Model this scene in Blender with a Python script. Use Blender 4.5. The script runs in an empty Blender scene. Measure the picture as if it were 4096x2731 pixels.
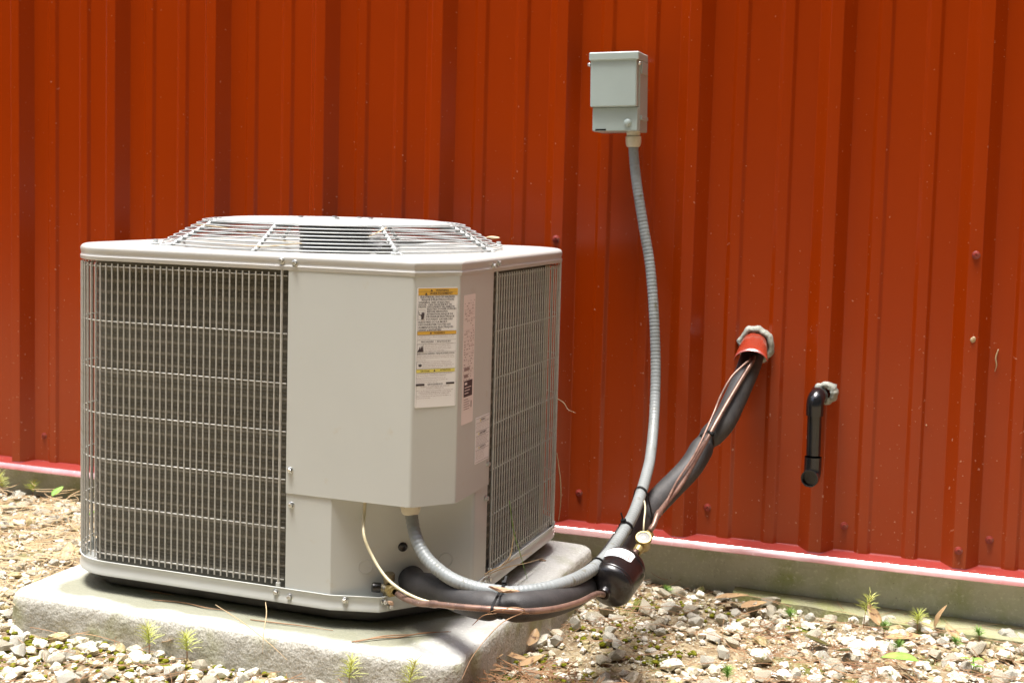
import bpy, math, random
import numpy as np
from mathutils import Vector, Matrix, noise
random.seed(7); rng = np.random.default_rng(11)
PI = math.pi; R_ = math.radians
SC = bpy.context.scene; COL = SC.collection

# ------------------------------------------------------------------ camera
CAMP = Vector((2.3787, -2.8509, 0.8747)); YAW, PIT, ROL = 0.3316, 0.0760, 0.0262
FPX, SHY = 5110.97, -204.64
cy_, sy_ = math.cos(YAW), math.sin(YAW); cp_, sp_ = math.cos(PIT), math.sin(PIT)
FW = Vector((-sy_*cp_, cy_*cp_, -sp_)); RT0 = Vector((cy_, sy_, 0)); UP0 = RT0.cross(FW)
RT = RT0*math.cos(ROL)+UP0*math.sin(ROL); UPV = UP0*math.cos(ROL)-RT0*math.sin(ROL)
cam = bpy.data.cameras.new('camera'); camo = bpy.data.objects.new('camera', cam); COL.objects.link(camo)
M = Matrix(((RT.x, UPV.x, -FW.x, CAMP.x), (RT.y, UPV.y, -FW.y, CAMP.y), (RT.z, UPV.z, -FW.z, CAMP.z), (0, 0, 0, 1)))
camo.matrix_world = M
cam.sensor_width = 36; cam.lens = FPX/4096*36; cam.shift_y = -SHY/4096*-1
cam.clip_start = .05; cam.clip_end = 400
cam.dof.use_dof = True; cam.dof.focus_distance = 2.2; cam.dof.aperture_fstop = 9
SC.camera = camo

# ------------------------------------------------------------------ light
world = bpy.data.worlds.new("World"); SC.world = world; world.use_nodes = True
wn = world.node_tree.nodes; wl = world.node_tree.links
sky = wn.new('ShaderNodeTexSky'); sky.sky_type = 'NISHITA'; sky.sun_disc = False
SUN = Vector((-.10, -.12, 1)).normalized()
sky.sun_elevation = math.asin(SUN.z); sky.sun_rotation = math.atan2(SUN.x, SUN.y)
sky.air_density = 1.0; sky.dust_density = 4.0; sky.ozone_density = 1.0
wl.new(sky.outputs[0], wn['Background'].inputs[0]); wn['Background'].inputs[1].default_value = .07
sl = bpy.data.lights.new('sun', 'SUN'); sl.energy = 1.5; sl.angle = R_(22); sl.color = (1, .985, .955)
so = bpy.data.objects.new('sun', sl); COL.objects.link(so); so.rotation_euler = SUN.to_track_quat('Z', 'Y').to_euler(); so.location = (0, 0, 6)
SC.view_settings.view_transform = 'Standard'; SC.view_settings.look = 'None'
SC.view_settings.gamma = 1; SC.view_settings.use_curve_mapping = False
SC.view_settings.exposure = 2.32
SC.render.engine = 'CYCLES'

# ------------------------------------------------------------------ frames
CX, CY = 2048, 1365.5
def ray(u, v): return (FW + RT*((u-CX)/FPX) - UPV*((v-CY-SHY)/FPX))
D2 = 1.7415
def aty(u, v, y):            # point of the photo (2352-wide pixels) at wall depth y
    d = ray(u*D2, v*D2); return CAMP + d*((y-CAMP.y)/d.y)
def atz(u, v, z):
    d = ray(u*D2, v*D2); return CAMP + d*((z-CAMP.z)/d.z)
def gz(x, y): return .015-.0155*x - .05*min(y, 0) if y > -3 else .165-.0155*x
def atg(u, v):               # on the ground
    P = atz(u, v, .02)
    for _ in range(8): P = atz(u, v, gz(P.x, P.y))
    return P
UO = Vector((1.2057, -.5414, 0)); UPHI = -.0179
UX = Vector((math.cos(UPHI), math.sin(UPHI), 0)); UY = Vector((-math.sin(UPHI), math.cos(UPHI), 0))
W, D = .7899, .7140; HW, HD = W/2, D/2
SLAB = .113
def uw(x, y, z): return UO+UX*x+UY*y+Vector((0, 0, z))

# ------------------------------------------------------------------ mesh helpers
def tag(o, label=None, cat=None, group=None, kind=None):
    if label: o['label'] = label
    if cat: o['category'] = cat
    if group: o['group'] = group
    if kind: o['kind'] = kind
    return o
def link(name, me, parent=None, mat=None):
    o = bpy.data.objects.new(name, me); COL.objects.link(o)
    if parent: o.parent = parent
    if mat and me is not None and not me.materials: me.materials.append(mat)
    return o
def mesh(name, V, F, smooth=False, auto=None):
    me = bpy.data.meshes.new(name); me.from_pydata([tuple(v) for v in V], [], F); me.update()
    if smooth or auto is not None:
        me.polygons.foreach_set('use_smooth', [True]*len(me.polygons))
        if auto is not None: me.set_sharp_from_angle(angle=R_(auto))
    return me
def empty(name, loc, rz=0, parent=None):
    o = bpy.data.objects.new(name, None); COL.objects.link(o); o.location = loc; o.rotation_euler = (0, 0, rz)
    o.empty_display_size = .05
    if parent: o.parent = parent
    return o
def wnorm(o):
    md = o.modifiers.new('weighted', 'WEIGHTED_NORMAL'); md.keep_sharp = True; md.weight = 90; return o
class MB:
    def __init__(s): s.V = []; s.F = []
    def add(s, V, F):
        b = len(s.V); s.V += [tuple(v) for v in V]; s.F += [tuple(i+b for i in f) for f in F]
    def box(s, x0, x1, y0, y1, z0, z1, T=None, bev=0):
        if bev <= 0:
            V = [(x, y, z) for z in (z0, z1) for y in (y0, y1) for x in (x0, x1)]
            F = [(0, 2, 3, 1), (4, 5, 7, 6), (0, 1, 5, 4), (2, 6, 7, 3), (0, 4, 6, 2), (1, 3, 7, 5)]
        else:
            b = bev; V = []; idx = {}
            for sx, x in ((-1, x0), (1, x1)):
                for sy, y in ((-1, y0), (1, y1)):
                    for sz, z in ((-1, z0), (1, z1)):
                        for ax in range(3):
                            p = [x-sx*b, y-sy*b, z-sz*b]; p[ax] = (x, y, z)[ax]
                            idx[(sx, sy, sz, ax)] = len(V); V.append(p)
            F = []
            for ax in range(3):
                o = [i for i in range(3) if i != ax]
                for s0 in (-1, 1):
                    q = []
                    for a, c in ((-1, -1), (1, -1), (1, 1), (-1, 1)):
                        k = [0, 0, 0]; k[ax] = s0; k[o[0]] = a; k[o[1]] = c; q.append(idx[(k[0], k[1], k[2], ax)])
                    if (s0 > 0) == (ax == 1): q.reverse()
                    F.append(tuple(q))
            for ax in range(3):    # edges along ax
                o = [i for i in range(3) if i != ax]
                for a in (-1, 1):
                    for c in (-1, 1):
                        q = []
                        for e, axx in ((-1, o[0]), (1, o[0]), (1, o[1]), (-1, o[1])):
                            k = [0, 0, 0]; k[ax] = e; k[o[0]] = a; k[o[1]] = c; q.append(idx[(k[0], k[1], k[2], axx)])
                        F.append(tuple(q))
            for sx in (-1, 1):
                for sy in (-1, 1):
                    for sz in (-1, 1): F.append(tuple(idx[(sx, sy, sz, a)] for a in range(3)))
        if T: V = [T @ Vector(v) for v in V]
        s.add(V, F)
    def tube(s, P, r, n=10, caps=True, up=None):
        P = [Vector(p) for p in P]; m = len(P); V = []; F = []
        rr = r if hasattr(r, '__len__') else [r]*m
        t0 = (P[1]-P[0]).normalized(); a = Vector((0, 0, 1)) if abs(t0.z) < .9 else Vector((1, 0, 0))
        nn = t0.cross(a).normalized()
        for i in range(m):
            t = (P[min(i+1, m-1)]-P[max(i-1, 0)]).normalized()
            nn = (nn-t*nn.dot(t)).normalized(); b = t.cross(nn)
            for k in range(n):
                q = 2*PI*k/n; V.append(P[i]+(nn*math.cos(q)+b*math.sin(q))*rr[i])
        for i in range(m-1):
            for k in range(n): F.append((i*n+k, i*n+(k+1) % n, (i+1)*n+(k+1) % n, (i+1)*n+k))
        if caps: F.append(tuple(range(n-1, -1, -1))); F.append(tuple((m-1)*n+k for k in range(n)))
        s.add(V, F)
    def lathe(s, prof, T=None, n=32, a0=0, a1=2*PI):      # prof: (r,h) along +Z
        full = abs(a1-a0-2*PI) < 1e-6; c = n if full else n+1; V = []; F = []
        for r, h in prof:
            for k in range(c):
                q = a0+(a1-a0)*k/n; V.append(Vector((r*math.cos(q), r*math.sin(q), h)))
        for i in range(len(prof)-1):
            for k in range(n):
                k2 = (k+1) % c; F.append((i*c+k, i*c+k2, (i+1)*c+k2, (i+1)*c+k))
        if T: V = [T @ v for v in V]
        s.add(V, F)
    def obj(s, name, parent=None, mat=None, smooth=False, auto=None, fix=True):
        me = mesh(name, s.V, s.F, smooth, auto)
        if fix:
            import bmesh
            bm = bmesh.new(); bm.from_mesh(me); bmesh.ops.remove_doubles(bm, verts=bm.verts, dist=1e-6)
            bmesh.ops.recalc_face_normals(bm, faces=bm.faces); bm.to_mesh(me); bm.free()
            if smooth or auto is not None:
                me.polygons.foreach_set('use_smooth', [True]*len(me.polygons))
                if auto is not None: me.set_sharp_from_angle(angle=R_(auto))
        return link(name, me, parent, mat)
def axisT(p, d):              # matrix taking +Z to direction d at p
    q = Vector(d).normalized().to_track_quat('Z', 'Y'); return Matrix.Translation(Vector(p)) @ q.to_matrix().to_4x4()
def cr(P, n=8):               # Catmull-Rom
    P = [Vector(p) for p in P]; Q = [P[0]*2-P[1]]+P+[P[-1]*2-P[-2]]; out = []
    for i in range(1, len(Q)-2):
        a, b, c, d = Q[i-1:i+3]
        for k in range(n):
            t = k/n; out.append(.5*((2*b)+(c-a)*t+(2*a-5*b+4*c-d)*t*t+(3*b-a-3*c+d)*t**3))
    out.append(P[-1]); return out
def resample(P, step):
    out = [P[0].copy()]; acc = 0
    for a, b in zip(P, P[1:]):
        L = (b-a).length; pos = step-acc
        while pos < L: out.append(a.lerp(b, pos/L)); pos += step
        acc = (L-(pos-step))
    out.append(P[-1]); return out

# ------------------------------------------------------------------ materials
def mat(name, col, rough=.5, metal=0, spec=.5, n1=None, bump=None, coat=0):
    """n1: list of (col2, scale, lo, hi[, stretch]) noise overlays; bump: (scale, strength, dist)"""
    m = bpy.data.materials.new(name); m.use_nodes = True; N = m.node_tree.nodes; L = m.node_tree.links
    b = N['Principled BSDF']; b.inputs['Roughness'].default_value = rough; b.inputs['Metallic'].default_value = metal
    b.inputs['Specular IOR Level'].default_value = spec; b.inputs['Coat Weight'].default_value = coat
    b.inputs['Coat Roughness'].default_value = .15
    b.inputs['Base Color'].default_value = (*col, 1)
    tc = N.new('ShaderNodeTexCoord')
    prev = None
    for k in (n1 or []):
        c2, sc, lo, hi = k[:4]; st = k[4] if len(k) > 4 else None
        nz = N.new('ShaderNodeTexNoise'); nz.inputs['Scale'].default_value = sc; nz.inputs['Detail'].default_value = 5
        nz.inputs['Roughness'].default_value = .6
        if st:
            mp = N.new('ShaderNodeMapping'); mp.inputs['Scale'].default_value = st; L.new(tc.outputs['Object'], mp.inputs[0]); L.new(mp.outputs[0], nz.inputs['Vector'])
        else: L.new(tc.outputs['Object'], nz.inputs['Vector'])
        mr = N.new('ShaderNodeMapRange'); mr.inputs['From Min'].default_value = lo; mr.inputs['From Max'].default_value = hi
        L.new(nz.outputs['Fac'], mr.inputs['Value'])
        mx = N.new('ShaderNodeMix'); mx.data_type = 'RGBA'; L.new(mr.outputs[0], mx.inputs['Factor'])
        if prev is None: mx.inputs[6].default_value = (*col, 1)
        else: L.new(prev, mx.inputs[6])
        mx.inputs[7].default_value = (*c2, 1); prev = mx.outputs[2]
    if prev is not None: L.new(prev, b.inputs['Base Color'])
    if bump:
        nz = N.new('ShaderNodeTexNoise'); nz.inputs['Scale'].default_value = bump[0]; nz.inputs['Detail'].default_value = 6
        L.new(tc.outputs['Object'], nz.inputs['Vector'])
        bp = N.new('ShaderNodeBump'); bp.inputs['Strength'].default_value = bump[1]; bp.inputs['Distance'].default_value = bump[2]
        L.new(nz.outputs['Fac'], bp.inputs['Height']); L.new(bp.outputs[0], b.inputs['Normal'])
    m['prev'] = 0
    return m
def nodes(m): return m.node_tree.nodes, m.node_tree.links, m.node_tree.nodes['Principled BSDF']
RED = (.335, .0350, .0002)
m_red = mat('red_siding_paint', RED, .25, spec=.36, n1=[((.29, .0290, .0003), 1.6, .35, .7, (1, 1, .25)), ((.42, .11, .06), 150, .70, .75)], bump=(9, .06, .004))
def wall_dirt():
    N, L, b = nodes(m_red); src = b.inputs['Base Color'].links[0].from_socket; tc = N.new('ShaderNodeTexCoord'); sx = N.new('ShaderNodeSeparateXYZ'); L.new(tc.outputs['Object'], sx.inputs[0])
    h = N.new('ShaderNodeMapRange'); h.inputs['From Min'].default_value = 1.3; h.inputs['From Max'].default_value = 0; h.inputs['To Min'].default_value = .0; h.inputs['To Max'].default_value = .055; L.new(sx.outputs[2], h.inputs['Value'])
    def q(op, a, c):
        m = N.new('ShaderNodeMath'); m.operation = op
        for i, v in enumerate((a, c)):
            if isinstance(v, (int, float)): m.inputs[i].default_value = v
            else: L.new(v, m.inputs[i])
        return m.outputs[0]
    nz = N.new('ShaderNodeTexNoise'); nz.inputs['Scale'].default_value = 120; nz.inputs['Detail'].default_value = 2; L.new(tc.outputs['Object'], nz.inputs['Vector'])
    f = q('MULTIPLY', q('MAXIMUM', q('SUBTRACT', q('ADD', nz.outputs['Fac'], h.outputs[0]), .735), 0.0), 14.0)
    d = N.new('ShaderNodeTexNoise'); d.inputs['Scale'].default_value = 3; d.inputs['Detail'].default_value = 6; L.new(tc.outputs['Object'], d.inputs['Vector'])
    g = N.new('ShaderNodeMapRange'); g.inputs['From Min'].default_value = .5; g.inputs['From Max'].default_value = .0; g.inputs['To Max'].default_value = .30; L.new(sx.outputs[2], g.inputs['Value'])
    m1 = N.new('ShaderNodeMix'); m1.data_type = 'RGBA'; L.new(q('MULTIPLY', g.outputs[0], d.outputs['Fac']), m1.inputs['Factor']); L.new(src, m1.inputs[6]); m1.inputs[7].default_value = (.34, .15, .07, 1)
    m2 = N.new('ShaderNodeMix'); m2.data_type = 'RGBA'; cl = N.new('ShaderNodeClamp'); L.new(f, cl.inputs[0]); L.new(cl.outputs[0], m2.inputs['Factor']); L.new(m1.outputs[2], m2.inputs[6]); m2.inputs[7].default_value = (.50, .24, .15, 1)
    L.new(m2.outputs[2], b.inputs['Base Color'])
def nodes(m): return m.node_tree.nodes, m.node_tree.links, m.node_tree.nodes['Principled BSDF']
wall_dirt()
m_trim = mat('red_trim_paint', (.27, .036, .028), .35, spec=.4, n1=[((.5, .2, .17), 60, .62, .75)])
m_drip = mat('sky_sheen_trim_edge', (.55, .33, .31), .16, spec=1.0, n1=[((.46, .13, .12), 4, .45, .7), ((.7, .5, .48), 60, .62, .75)], coat=1)  # paler than the red trim: sky reflection painted into the colour
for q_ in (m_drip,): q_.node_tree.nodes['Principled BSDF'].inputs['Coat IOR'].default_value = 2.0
m_redscrew = mat('red_screw_paint', (.27, .036, .025), .3, n1=[((.2, .08, .055), 200, .5, .7)])
GREY = (.515, .53, .50)
m_grey = mat('greige_cabinet_paint', GREY, .32, spec=.5, n1=[((.49, .505, .475), 3, .35, .7), ((.46, .41, .31), 22, .64, .85), ((.30, .25, .17), 420, .735, .76)], bump=(900, .03, .0004))
m_cap = mat('greige_top_paint', (.475, .47, .445), .34, spec=.5, n1=[((.49, .47, .42), 14, .5, .75), ((.35, .3, .22), 300, .72, .76)], bump=(900, .03, .0004))
m_wire = mat('grey_wire_coating', (.46, .45, .41), .38, spec=.5, n1=[((.36, .33, .27), 90, .5, .72)])
m_fan = mat('light_grey_wire_coating', (.47, .49, .48), .35, n1=[((.38, .39, .37), 60, .55, .75)])
m_in = mat('orifice_grey', (.30, .31, .315), .4)
m_motor = mat('motor_blue_grey', (.045, .058, .070), .38, n1=[((.09, .1, .1), 30, .5, .7)])
m_blk = mat('black_plastic', (.010, .0085, .0085), .27, spec=.6, n1=[((.03, .028, .025), 60, .55, .75)])
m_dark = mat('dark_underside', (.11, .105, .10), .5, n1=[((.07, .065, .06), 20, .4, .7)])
m_sleeve2 = mat('ribbed_cable_sleeve', (.11, .105, .10), .4, n1=[((.05, .05, .05), 80, .45, .6)])
m_tie = mat('black_nylon', (.010, .010, .010), .6, spec=.25)
m_zinc = mat('zinc_screw', (.62, .62, .58), .28, metal=.85)
m_conduit = mat('grey_conduit_jacket', (.25, .27, .27), .42, n1=[((.20, .215, .21), 14, .4, .65), ((.13, .12, .08), 55, .58, .72)])
m_foam = mat('black_foam_insulation', (.030, .0285, .0285), .6, spec=.5, n1=[((.052, .048, .046), 30, .4, .7)], bump=(380, .35, .0012))
m_cu = mat('aged_copper', (.27, .165, .125), .42, metal=.45, n1=[((.13, .08, .065), 45, .45, .68), ((.42, .36, .31), 90, .62, .75)], bump=(200, .1, .0006))
m_brass = mat('brass', (.34, .26, .10), .38, metal=.45, n1=[((.22, .15, .05), 80, .45, .7)])
m_brassd = mat('dull_brass', (.20, .165, .09), .4, metal=.6, n1=[((.34, .32, .26), 120, .5, .7)])
m_cream = mat('cream_cable_jacket', (.60, .54, .36), .42, n1=[((.45, .38, .22), 30, .5, .75)])
m_gland = mat('cream_connector_plastic', (.58, .53, .40), .4, n1=[((.35, .3, .18), 60, .55, .75)])
m_white = mat('white_label', (.80, .79, .78), .38)
m_pink = mat('faded_label', (.78, .71, .68), .38)
m_ink = mat('black_print', (.05, .035, .04), .5)
m_ink2 = mat('faded_print', (.30, .22, .21), .5)
m_orange = mat('orange_print', (.68, .40, .055), .45)
m_yell = mat('yellow_print', (.76, .66, .14), .45)
m_box = mat('grey_green_enamel', (.40, .47, .44), .34, n1=[((.37, .435, .405), 8, .4, .7)])
m_pvc = mat('black_drain_pipe', (.010, .010, .011), .16, spec=.6)
m_caulk = mat('grey_sealant', (.36, .37, .32), .7, n1=[((.25, .25, .2), 60, .4, .7)], bump=(160, .8, .004))
m_sleeve = mat('red_sleeve_paint', (.30, .038, .018), .20, spec=.9, n1=[((.24, .05, .03), 30, .5, .7)], coat=.6)
m_glass = mat('sight_glass', (.10, .095, .08), .25, spec=.4)
m_bark = mat('bark', (.34, .20, .12), .85, n1=[((.52, .38, .25), 60, .45, .6, (1, 1, 5)), ((.12, .06, .04), 130, .6, .7)], bump=(120, .6, .002))
m_needle = mat('dry_pine_needle', (.26, .13, .06), .6, n1=[((.42, .25, .13), 9, .4, .65)])
m_straw = mat('dry_straw', (.60, .47, .28), .6, n1=[((.42, .28, .14), 9, .4, .65)])
m_green = mat('seedling_green', (.55, .62, .14), .5, n1=[((.60, .60, .18), 40, .4, .6)])
m_green2 = mat('weed_leaf_green', (.16, .33, .05), .45, n1=[((.3, .42, .1), 30, .4, .7)])
m_stemr = mat('seedling_stem', (.34, .17, .09), .6)
m_leafb = mat('dead_leaf_brown', (.36, .23, .12), .5, n1=[((.48, .31, .15), 30, .4, .65), ((.12, .06, .03), 60, .6, .7)])
m_leafo = mat('olive_leaf', (.10, .095, .03), .3)
m_stone = []
for i, (a, b, c) in enumerate([((.70, .67, .58), (.54, .48, .35), (.78, .76, .69)), ((.62, .56, .44), (.42, .35, .22), (.72, .68, .57)), ((.42, .35, .19), (.25, .20, .08), (.54, .47, .31))]):
    m_stone.append(mat('limestone', a, .85, spec=.25, n1=[(b, 40, .42, .66), (c, 140, .5, .7), ((.16, .18, .03), 22, .60, .68)], bump=(150, .8, .004)))

def concrete(name, base, dark, moss, mossfac, bstr, zlo=None):
    m = mat(name, base, .9, spec=.2, n1=[(dark, 7, .4, .7), (moss, 11, .5-mossfac, .72), ((base[0]*1.15, base[1]*1.15, base[2]*1.13), 130, .55, .7), ((.10, .09, .07), 230, .66, .72)], bump=(130, bstr, .006))
    return m
m_slab = concrete('slab_concrete', (.62, .62, .59), (.50, .50, .46), (.46, .46, .36), .0, .55)
m_found = concrete('foundation_concrete', (.57, .59, .50), (.46, .475, .38), (.38, .42, .22), .05, .35)

# slab: unit's shade and algae stain painted round its base, smoother on its top face
def slab_shade_stain():
    N, L, b = nodes(m_slab)
    src = b.inputs['Base Color'].links[0].from_socket
    tc = N.new('ShaderNodeTexCoord'); nz = N.new('ShaderNodeTexNoise'); nz.inputs['Scale'].default_value = 9; nz.inputs['Detail'].default_value = 6
    L.new(tc.outputs['Object'], nz.inputs['Vector'])
    sx = N.new('ShaderNodeSeparateXYZ'); L.new(tc.outputs['Object'], sx.inputs[0])
    def m(op, a, c, d=None):
        q = N.new('ShaderNodeMath'); q.operation = op
        for i, v in enumerate((a, c)):
            if v is None: continue
            if isinstance(v, (int, float)): q.inputs[i].default_value = v
            else: L.new(v, q.inputs[i])
        return q.outputs[0]
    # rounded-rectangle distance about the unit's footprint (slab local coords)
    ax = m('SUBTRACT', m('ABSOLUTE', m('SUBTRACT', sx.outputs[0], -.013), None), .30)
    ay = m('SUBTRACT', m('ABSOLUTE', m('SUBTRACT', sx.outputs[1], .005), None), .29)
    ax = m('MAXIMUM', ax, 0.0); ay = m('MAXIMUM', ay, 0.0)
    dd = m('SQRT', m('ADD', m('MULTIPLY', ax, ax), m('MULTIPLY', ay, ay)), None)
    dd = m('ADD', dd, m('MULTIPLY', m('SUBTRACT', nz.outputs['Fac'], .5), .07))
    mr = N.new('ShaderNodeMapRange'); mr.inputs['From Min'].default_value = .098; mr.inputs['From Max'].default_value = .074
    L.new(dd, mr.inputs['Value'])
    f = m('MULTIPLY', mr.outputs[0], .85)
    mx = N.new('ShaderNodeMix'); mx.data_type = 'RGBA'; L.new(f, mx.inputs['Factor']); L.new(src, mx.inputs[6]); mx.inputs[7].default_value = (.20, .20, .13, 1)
    # rough dark-pitted sides
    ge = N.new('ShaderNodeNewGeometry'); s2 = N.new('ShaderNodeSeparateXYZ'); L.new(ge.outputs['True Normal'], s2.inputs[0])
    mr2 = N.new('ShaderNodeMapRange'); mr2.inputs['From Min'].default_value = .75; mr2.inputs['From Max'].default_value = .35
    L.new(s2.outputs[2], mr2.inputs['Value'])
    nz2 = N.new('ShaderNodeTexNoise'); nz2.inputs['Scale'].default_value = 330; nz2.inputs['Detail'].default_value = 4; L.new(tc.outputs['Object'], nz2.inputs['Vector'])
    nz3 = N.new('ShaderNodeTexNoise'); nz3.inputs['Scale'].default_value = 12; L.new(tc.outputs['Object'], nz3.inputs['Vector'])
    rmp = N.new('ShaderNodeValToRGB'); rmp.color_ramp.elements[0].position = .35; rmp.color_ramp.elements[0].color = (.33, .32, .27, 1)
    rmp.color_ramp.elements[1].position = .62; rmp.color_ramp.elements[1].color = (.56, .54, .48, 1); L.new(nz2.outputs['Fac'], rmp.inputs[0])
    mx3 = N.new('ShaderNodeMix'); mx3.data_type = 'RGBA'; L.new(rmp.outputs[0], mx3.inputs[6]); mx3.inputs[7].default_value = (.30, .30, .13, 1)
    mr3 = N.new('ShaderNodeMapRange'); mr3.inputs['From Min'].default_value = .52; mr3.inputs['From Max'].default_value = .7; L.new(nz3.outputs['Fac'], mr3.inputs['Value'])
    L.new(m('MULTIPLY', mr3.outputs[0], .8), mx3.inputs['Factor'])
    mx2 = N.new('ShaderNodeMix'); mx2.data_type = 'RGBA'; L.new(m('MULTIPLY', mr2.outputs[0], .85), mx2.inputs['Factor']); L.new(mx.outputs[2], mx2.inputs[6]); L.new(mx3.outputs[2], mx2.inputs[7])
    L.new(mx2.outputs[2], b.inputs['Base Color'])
slab_shade_stain()

CE0, CE1 = .236, .250
m_tan = mat('tan_coil_edge', (.48, .40, .27), .6, n1=[((.3, .27, .2), 30, .4, .7)])
# coil: fin pack with tube rows every 21 mm
m_coil = mat('coil_fins', (.11, .093, .062), .6, metal=.0, spec=.35)
def coil_nodes():
    N, L, b = nodes(m_coil); tc = N.new('ShaderNodeTexCoord'); sx = N.new('ShaderNodeSeparateXYZ'); L.new(tc.outputs['Object'], sx.inputs[0])
    def m(op, a, c=None):
        q = N.new('ShaderNodeMath'); q.operation = op
        for i, v in enumerate((a, c)):
            if v is None: continue
            if isinstance(v, (int, float)): q.inputs[i].default_value = v
            else: L.new(v, q.inputs[i])
        return q.outputs[0]
    s = m('SINE', m('MULTIPLY', sx.outputs[2], 2*PI/.0213))
    r = m('POWER', m('MULTIPLY', m('ADD', s, 1.0), .5), 4.0)
    nz = N.new('ShaderNodeTexNoise'); nz.inputs['Scale'].default_value = 6; nz.inputs['Detail'].default_value = 5; L.new(tc.outputs['Object'], nz.inputs['Vector'])
    nf = N.new('ShaderNodeTexNoise'); nf.inputs['Scale'].default_value = 900; nf.inputs['Detail'].default_value = 2
    mp = N.new('ShaderNodeMapping'); mp.inputs['Scale'].default_value = (1, 1, .12); L.new(tc.outputs['Object'], mp.inputs[0]); L.new(mp.outputs[0], nf.inputs['Vector'])
    mx = N.new('ShaderNodeMix'); mx.data_type = 'RGBA'; mx.inputs[6].default_value = (.105, .098, .076, 1); mx.inputs[7].default_value = (.25, .23, .18, 1)
    L.new(m('MULTIPLY', r, m('ADD', nz.outputs['Fac'], .2)), mx.inputs['Factor'])
    mx2 = N.new('ShaderNodeMix'); mx2.data_type = 'RGBA'; mx2.blend_type = 'MULTIPLY'; mx2.inputs['Factor'].default_value = .8
    rp = N.new('ShaderNodeValToRGB'); rp.color_ramp.elements[0].position = .35; rp.color_ramp.elements[0].color = (.62, .62, .62, 1); rp.color_ramp.elements[1].position = .65
    rp.color_ramp.elements[1].color = (1.25, 1.25, 1.25, 1)
    L.new(nf.outputs['Fac'], rp.inputs[0]); L.new(mx.outputs[2], mx2.inputs[6]); L.new(rp.outputs[0], mx2.inputs[7]); L.new(mx2.outputs[2], b.inputs['Base Color'])
coil_nodes()

# ground soil
m_soil = mat('gravelly_soil', (.38, .30, .18), .95, spec=.15, n1=[((.20, .14, .08), 30, .4, .62), ((.42, .36, .25), 55, .52, .62), ((.13, .15, .02), 5, .58, .68), ((.5, .46, .36), 150, .6, .68)], bump=(70, .9, .02))

# ================================================================== GROUND
def build_ground():
    def spaced(a, b, h, far):
        c = list(np.arange(a, b+1e-9, h)); s = h; lo = [a]; hi = [b]
        while lo[-1] > a-far: s *= 1.45; lo.append(lo[-1]-s)
        s = h
        while hi[-1] < b+far: s *= 1.45; hi.append(hi[-1]+s)
        return np.array(lo[:0:-1]+c+hi[1:])
    xs = spaced(-1.2, 3.6, .016, 60); ys = spaced(-2.2, .06, .016, 60)
    nx, ny = len(xs), len(ys); V = []
    for y in ys:
        for x in xs:
            z = gz(max(-3, min(5, x)), max(y, -2.99))
            if -1.3 < x < 3.7 and -2.3 < y < .1:
                z += .010*noise.noise((x*3, y*3, 0))+.006*noise.noise((x*14, y*14, 3))+.004*noise.noise((x*40, y*40, 5))
            V.append((x, y, z-.006))
    F = [(j*nx+i, j*nx+i+1, (j+1)*nx+i+1, (j+1)*nx+i) for j in range(ny-1) for i in range(nx-1)]
    o = link('ground', mesh('ground', V, F, True), None, m_soil); tag(o, kind='structure')
build_ground()

# concrete footing wall + footing ledge
def wobble_box(name, x0, x1, y0, y1, z0, z1, m, step=.03, amp=.0015, parent=None):
    mb = MB(); nx = max(2, int((x1-x0)/step)); nz = max(2, int((z1-z0)/step)); V = []; F = []
    for k in range(nz+1):
        for i in range(nx+1):
            x = x0+(x1-x0)*i/nx; z = z0+(z1-z0)*k/nz
            V.append((x, y0-amp*noise.noise((x*9, z*9, 1))*2-amp*noise.noise((x*40, z*40, 2)), z))
    n1 = nx+1
    F = [(k*n1+i, k*n1+i+1, (k+1)*n1+i+1, (k+1)*n1+i) for k in range(nz) for i in range(nx)]
    b = len(V); V += [(x0, y1, z1), (x1, y1, z1), (x0, y1, z0), (x1, y1, z0)]
    top = [nz*n1+i for i in range(n1)]; F.append(tuple(top+[b+1, b]))
    mb.add(V, F); o = mb.obj(name, parent, m, smooth=False, fix=False); return o
foundation = wobble_box('foundation_wall', -6, 9, 0.0, .30, -.25, .1085, m_found)
tag(foundation, 'low grey-green mossy concrete foundation under the red siding', 'foundation')
led = MB(); V = []; F = []
nL = 60
for i in range(nL+1):
    x = 1.95+i*(1.4/nL); jag = .012*noise.noise((x*9, 0, 0)); t = max(0, min(1, (x-1.95)/.4))
    yy = -.035-.06*t+jag; zt = gz(x, 0)+.012+.004*noise.noise((x*12, 1, 0))
    V += [(x, -.002, zt+.004), (x, yy, zt), (x, yy-.006, zt-.09)]
for i in range(nL):
    for k in range(2): F.append((i*3+k, i*3+k+1, i*3+3+k+1, i*3+3+k))
led.add(V, F)
m_led = concrete('footing_concrete', (.34, .33, .20), (.26, .25, .15), (.30, .32, .10), .05, .6)
tag(led.obj('footing_ledge', foundation, m_led, fix=False), 'pale rough footing edge poking out of the gravel')

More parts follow.
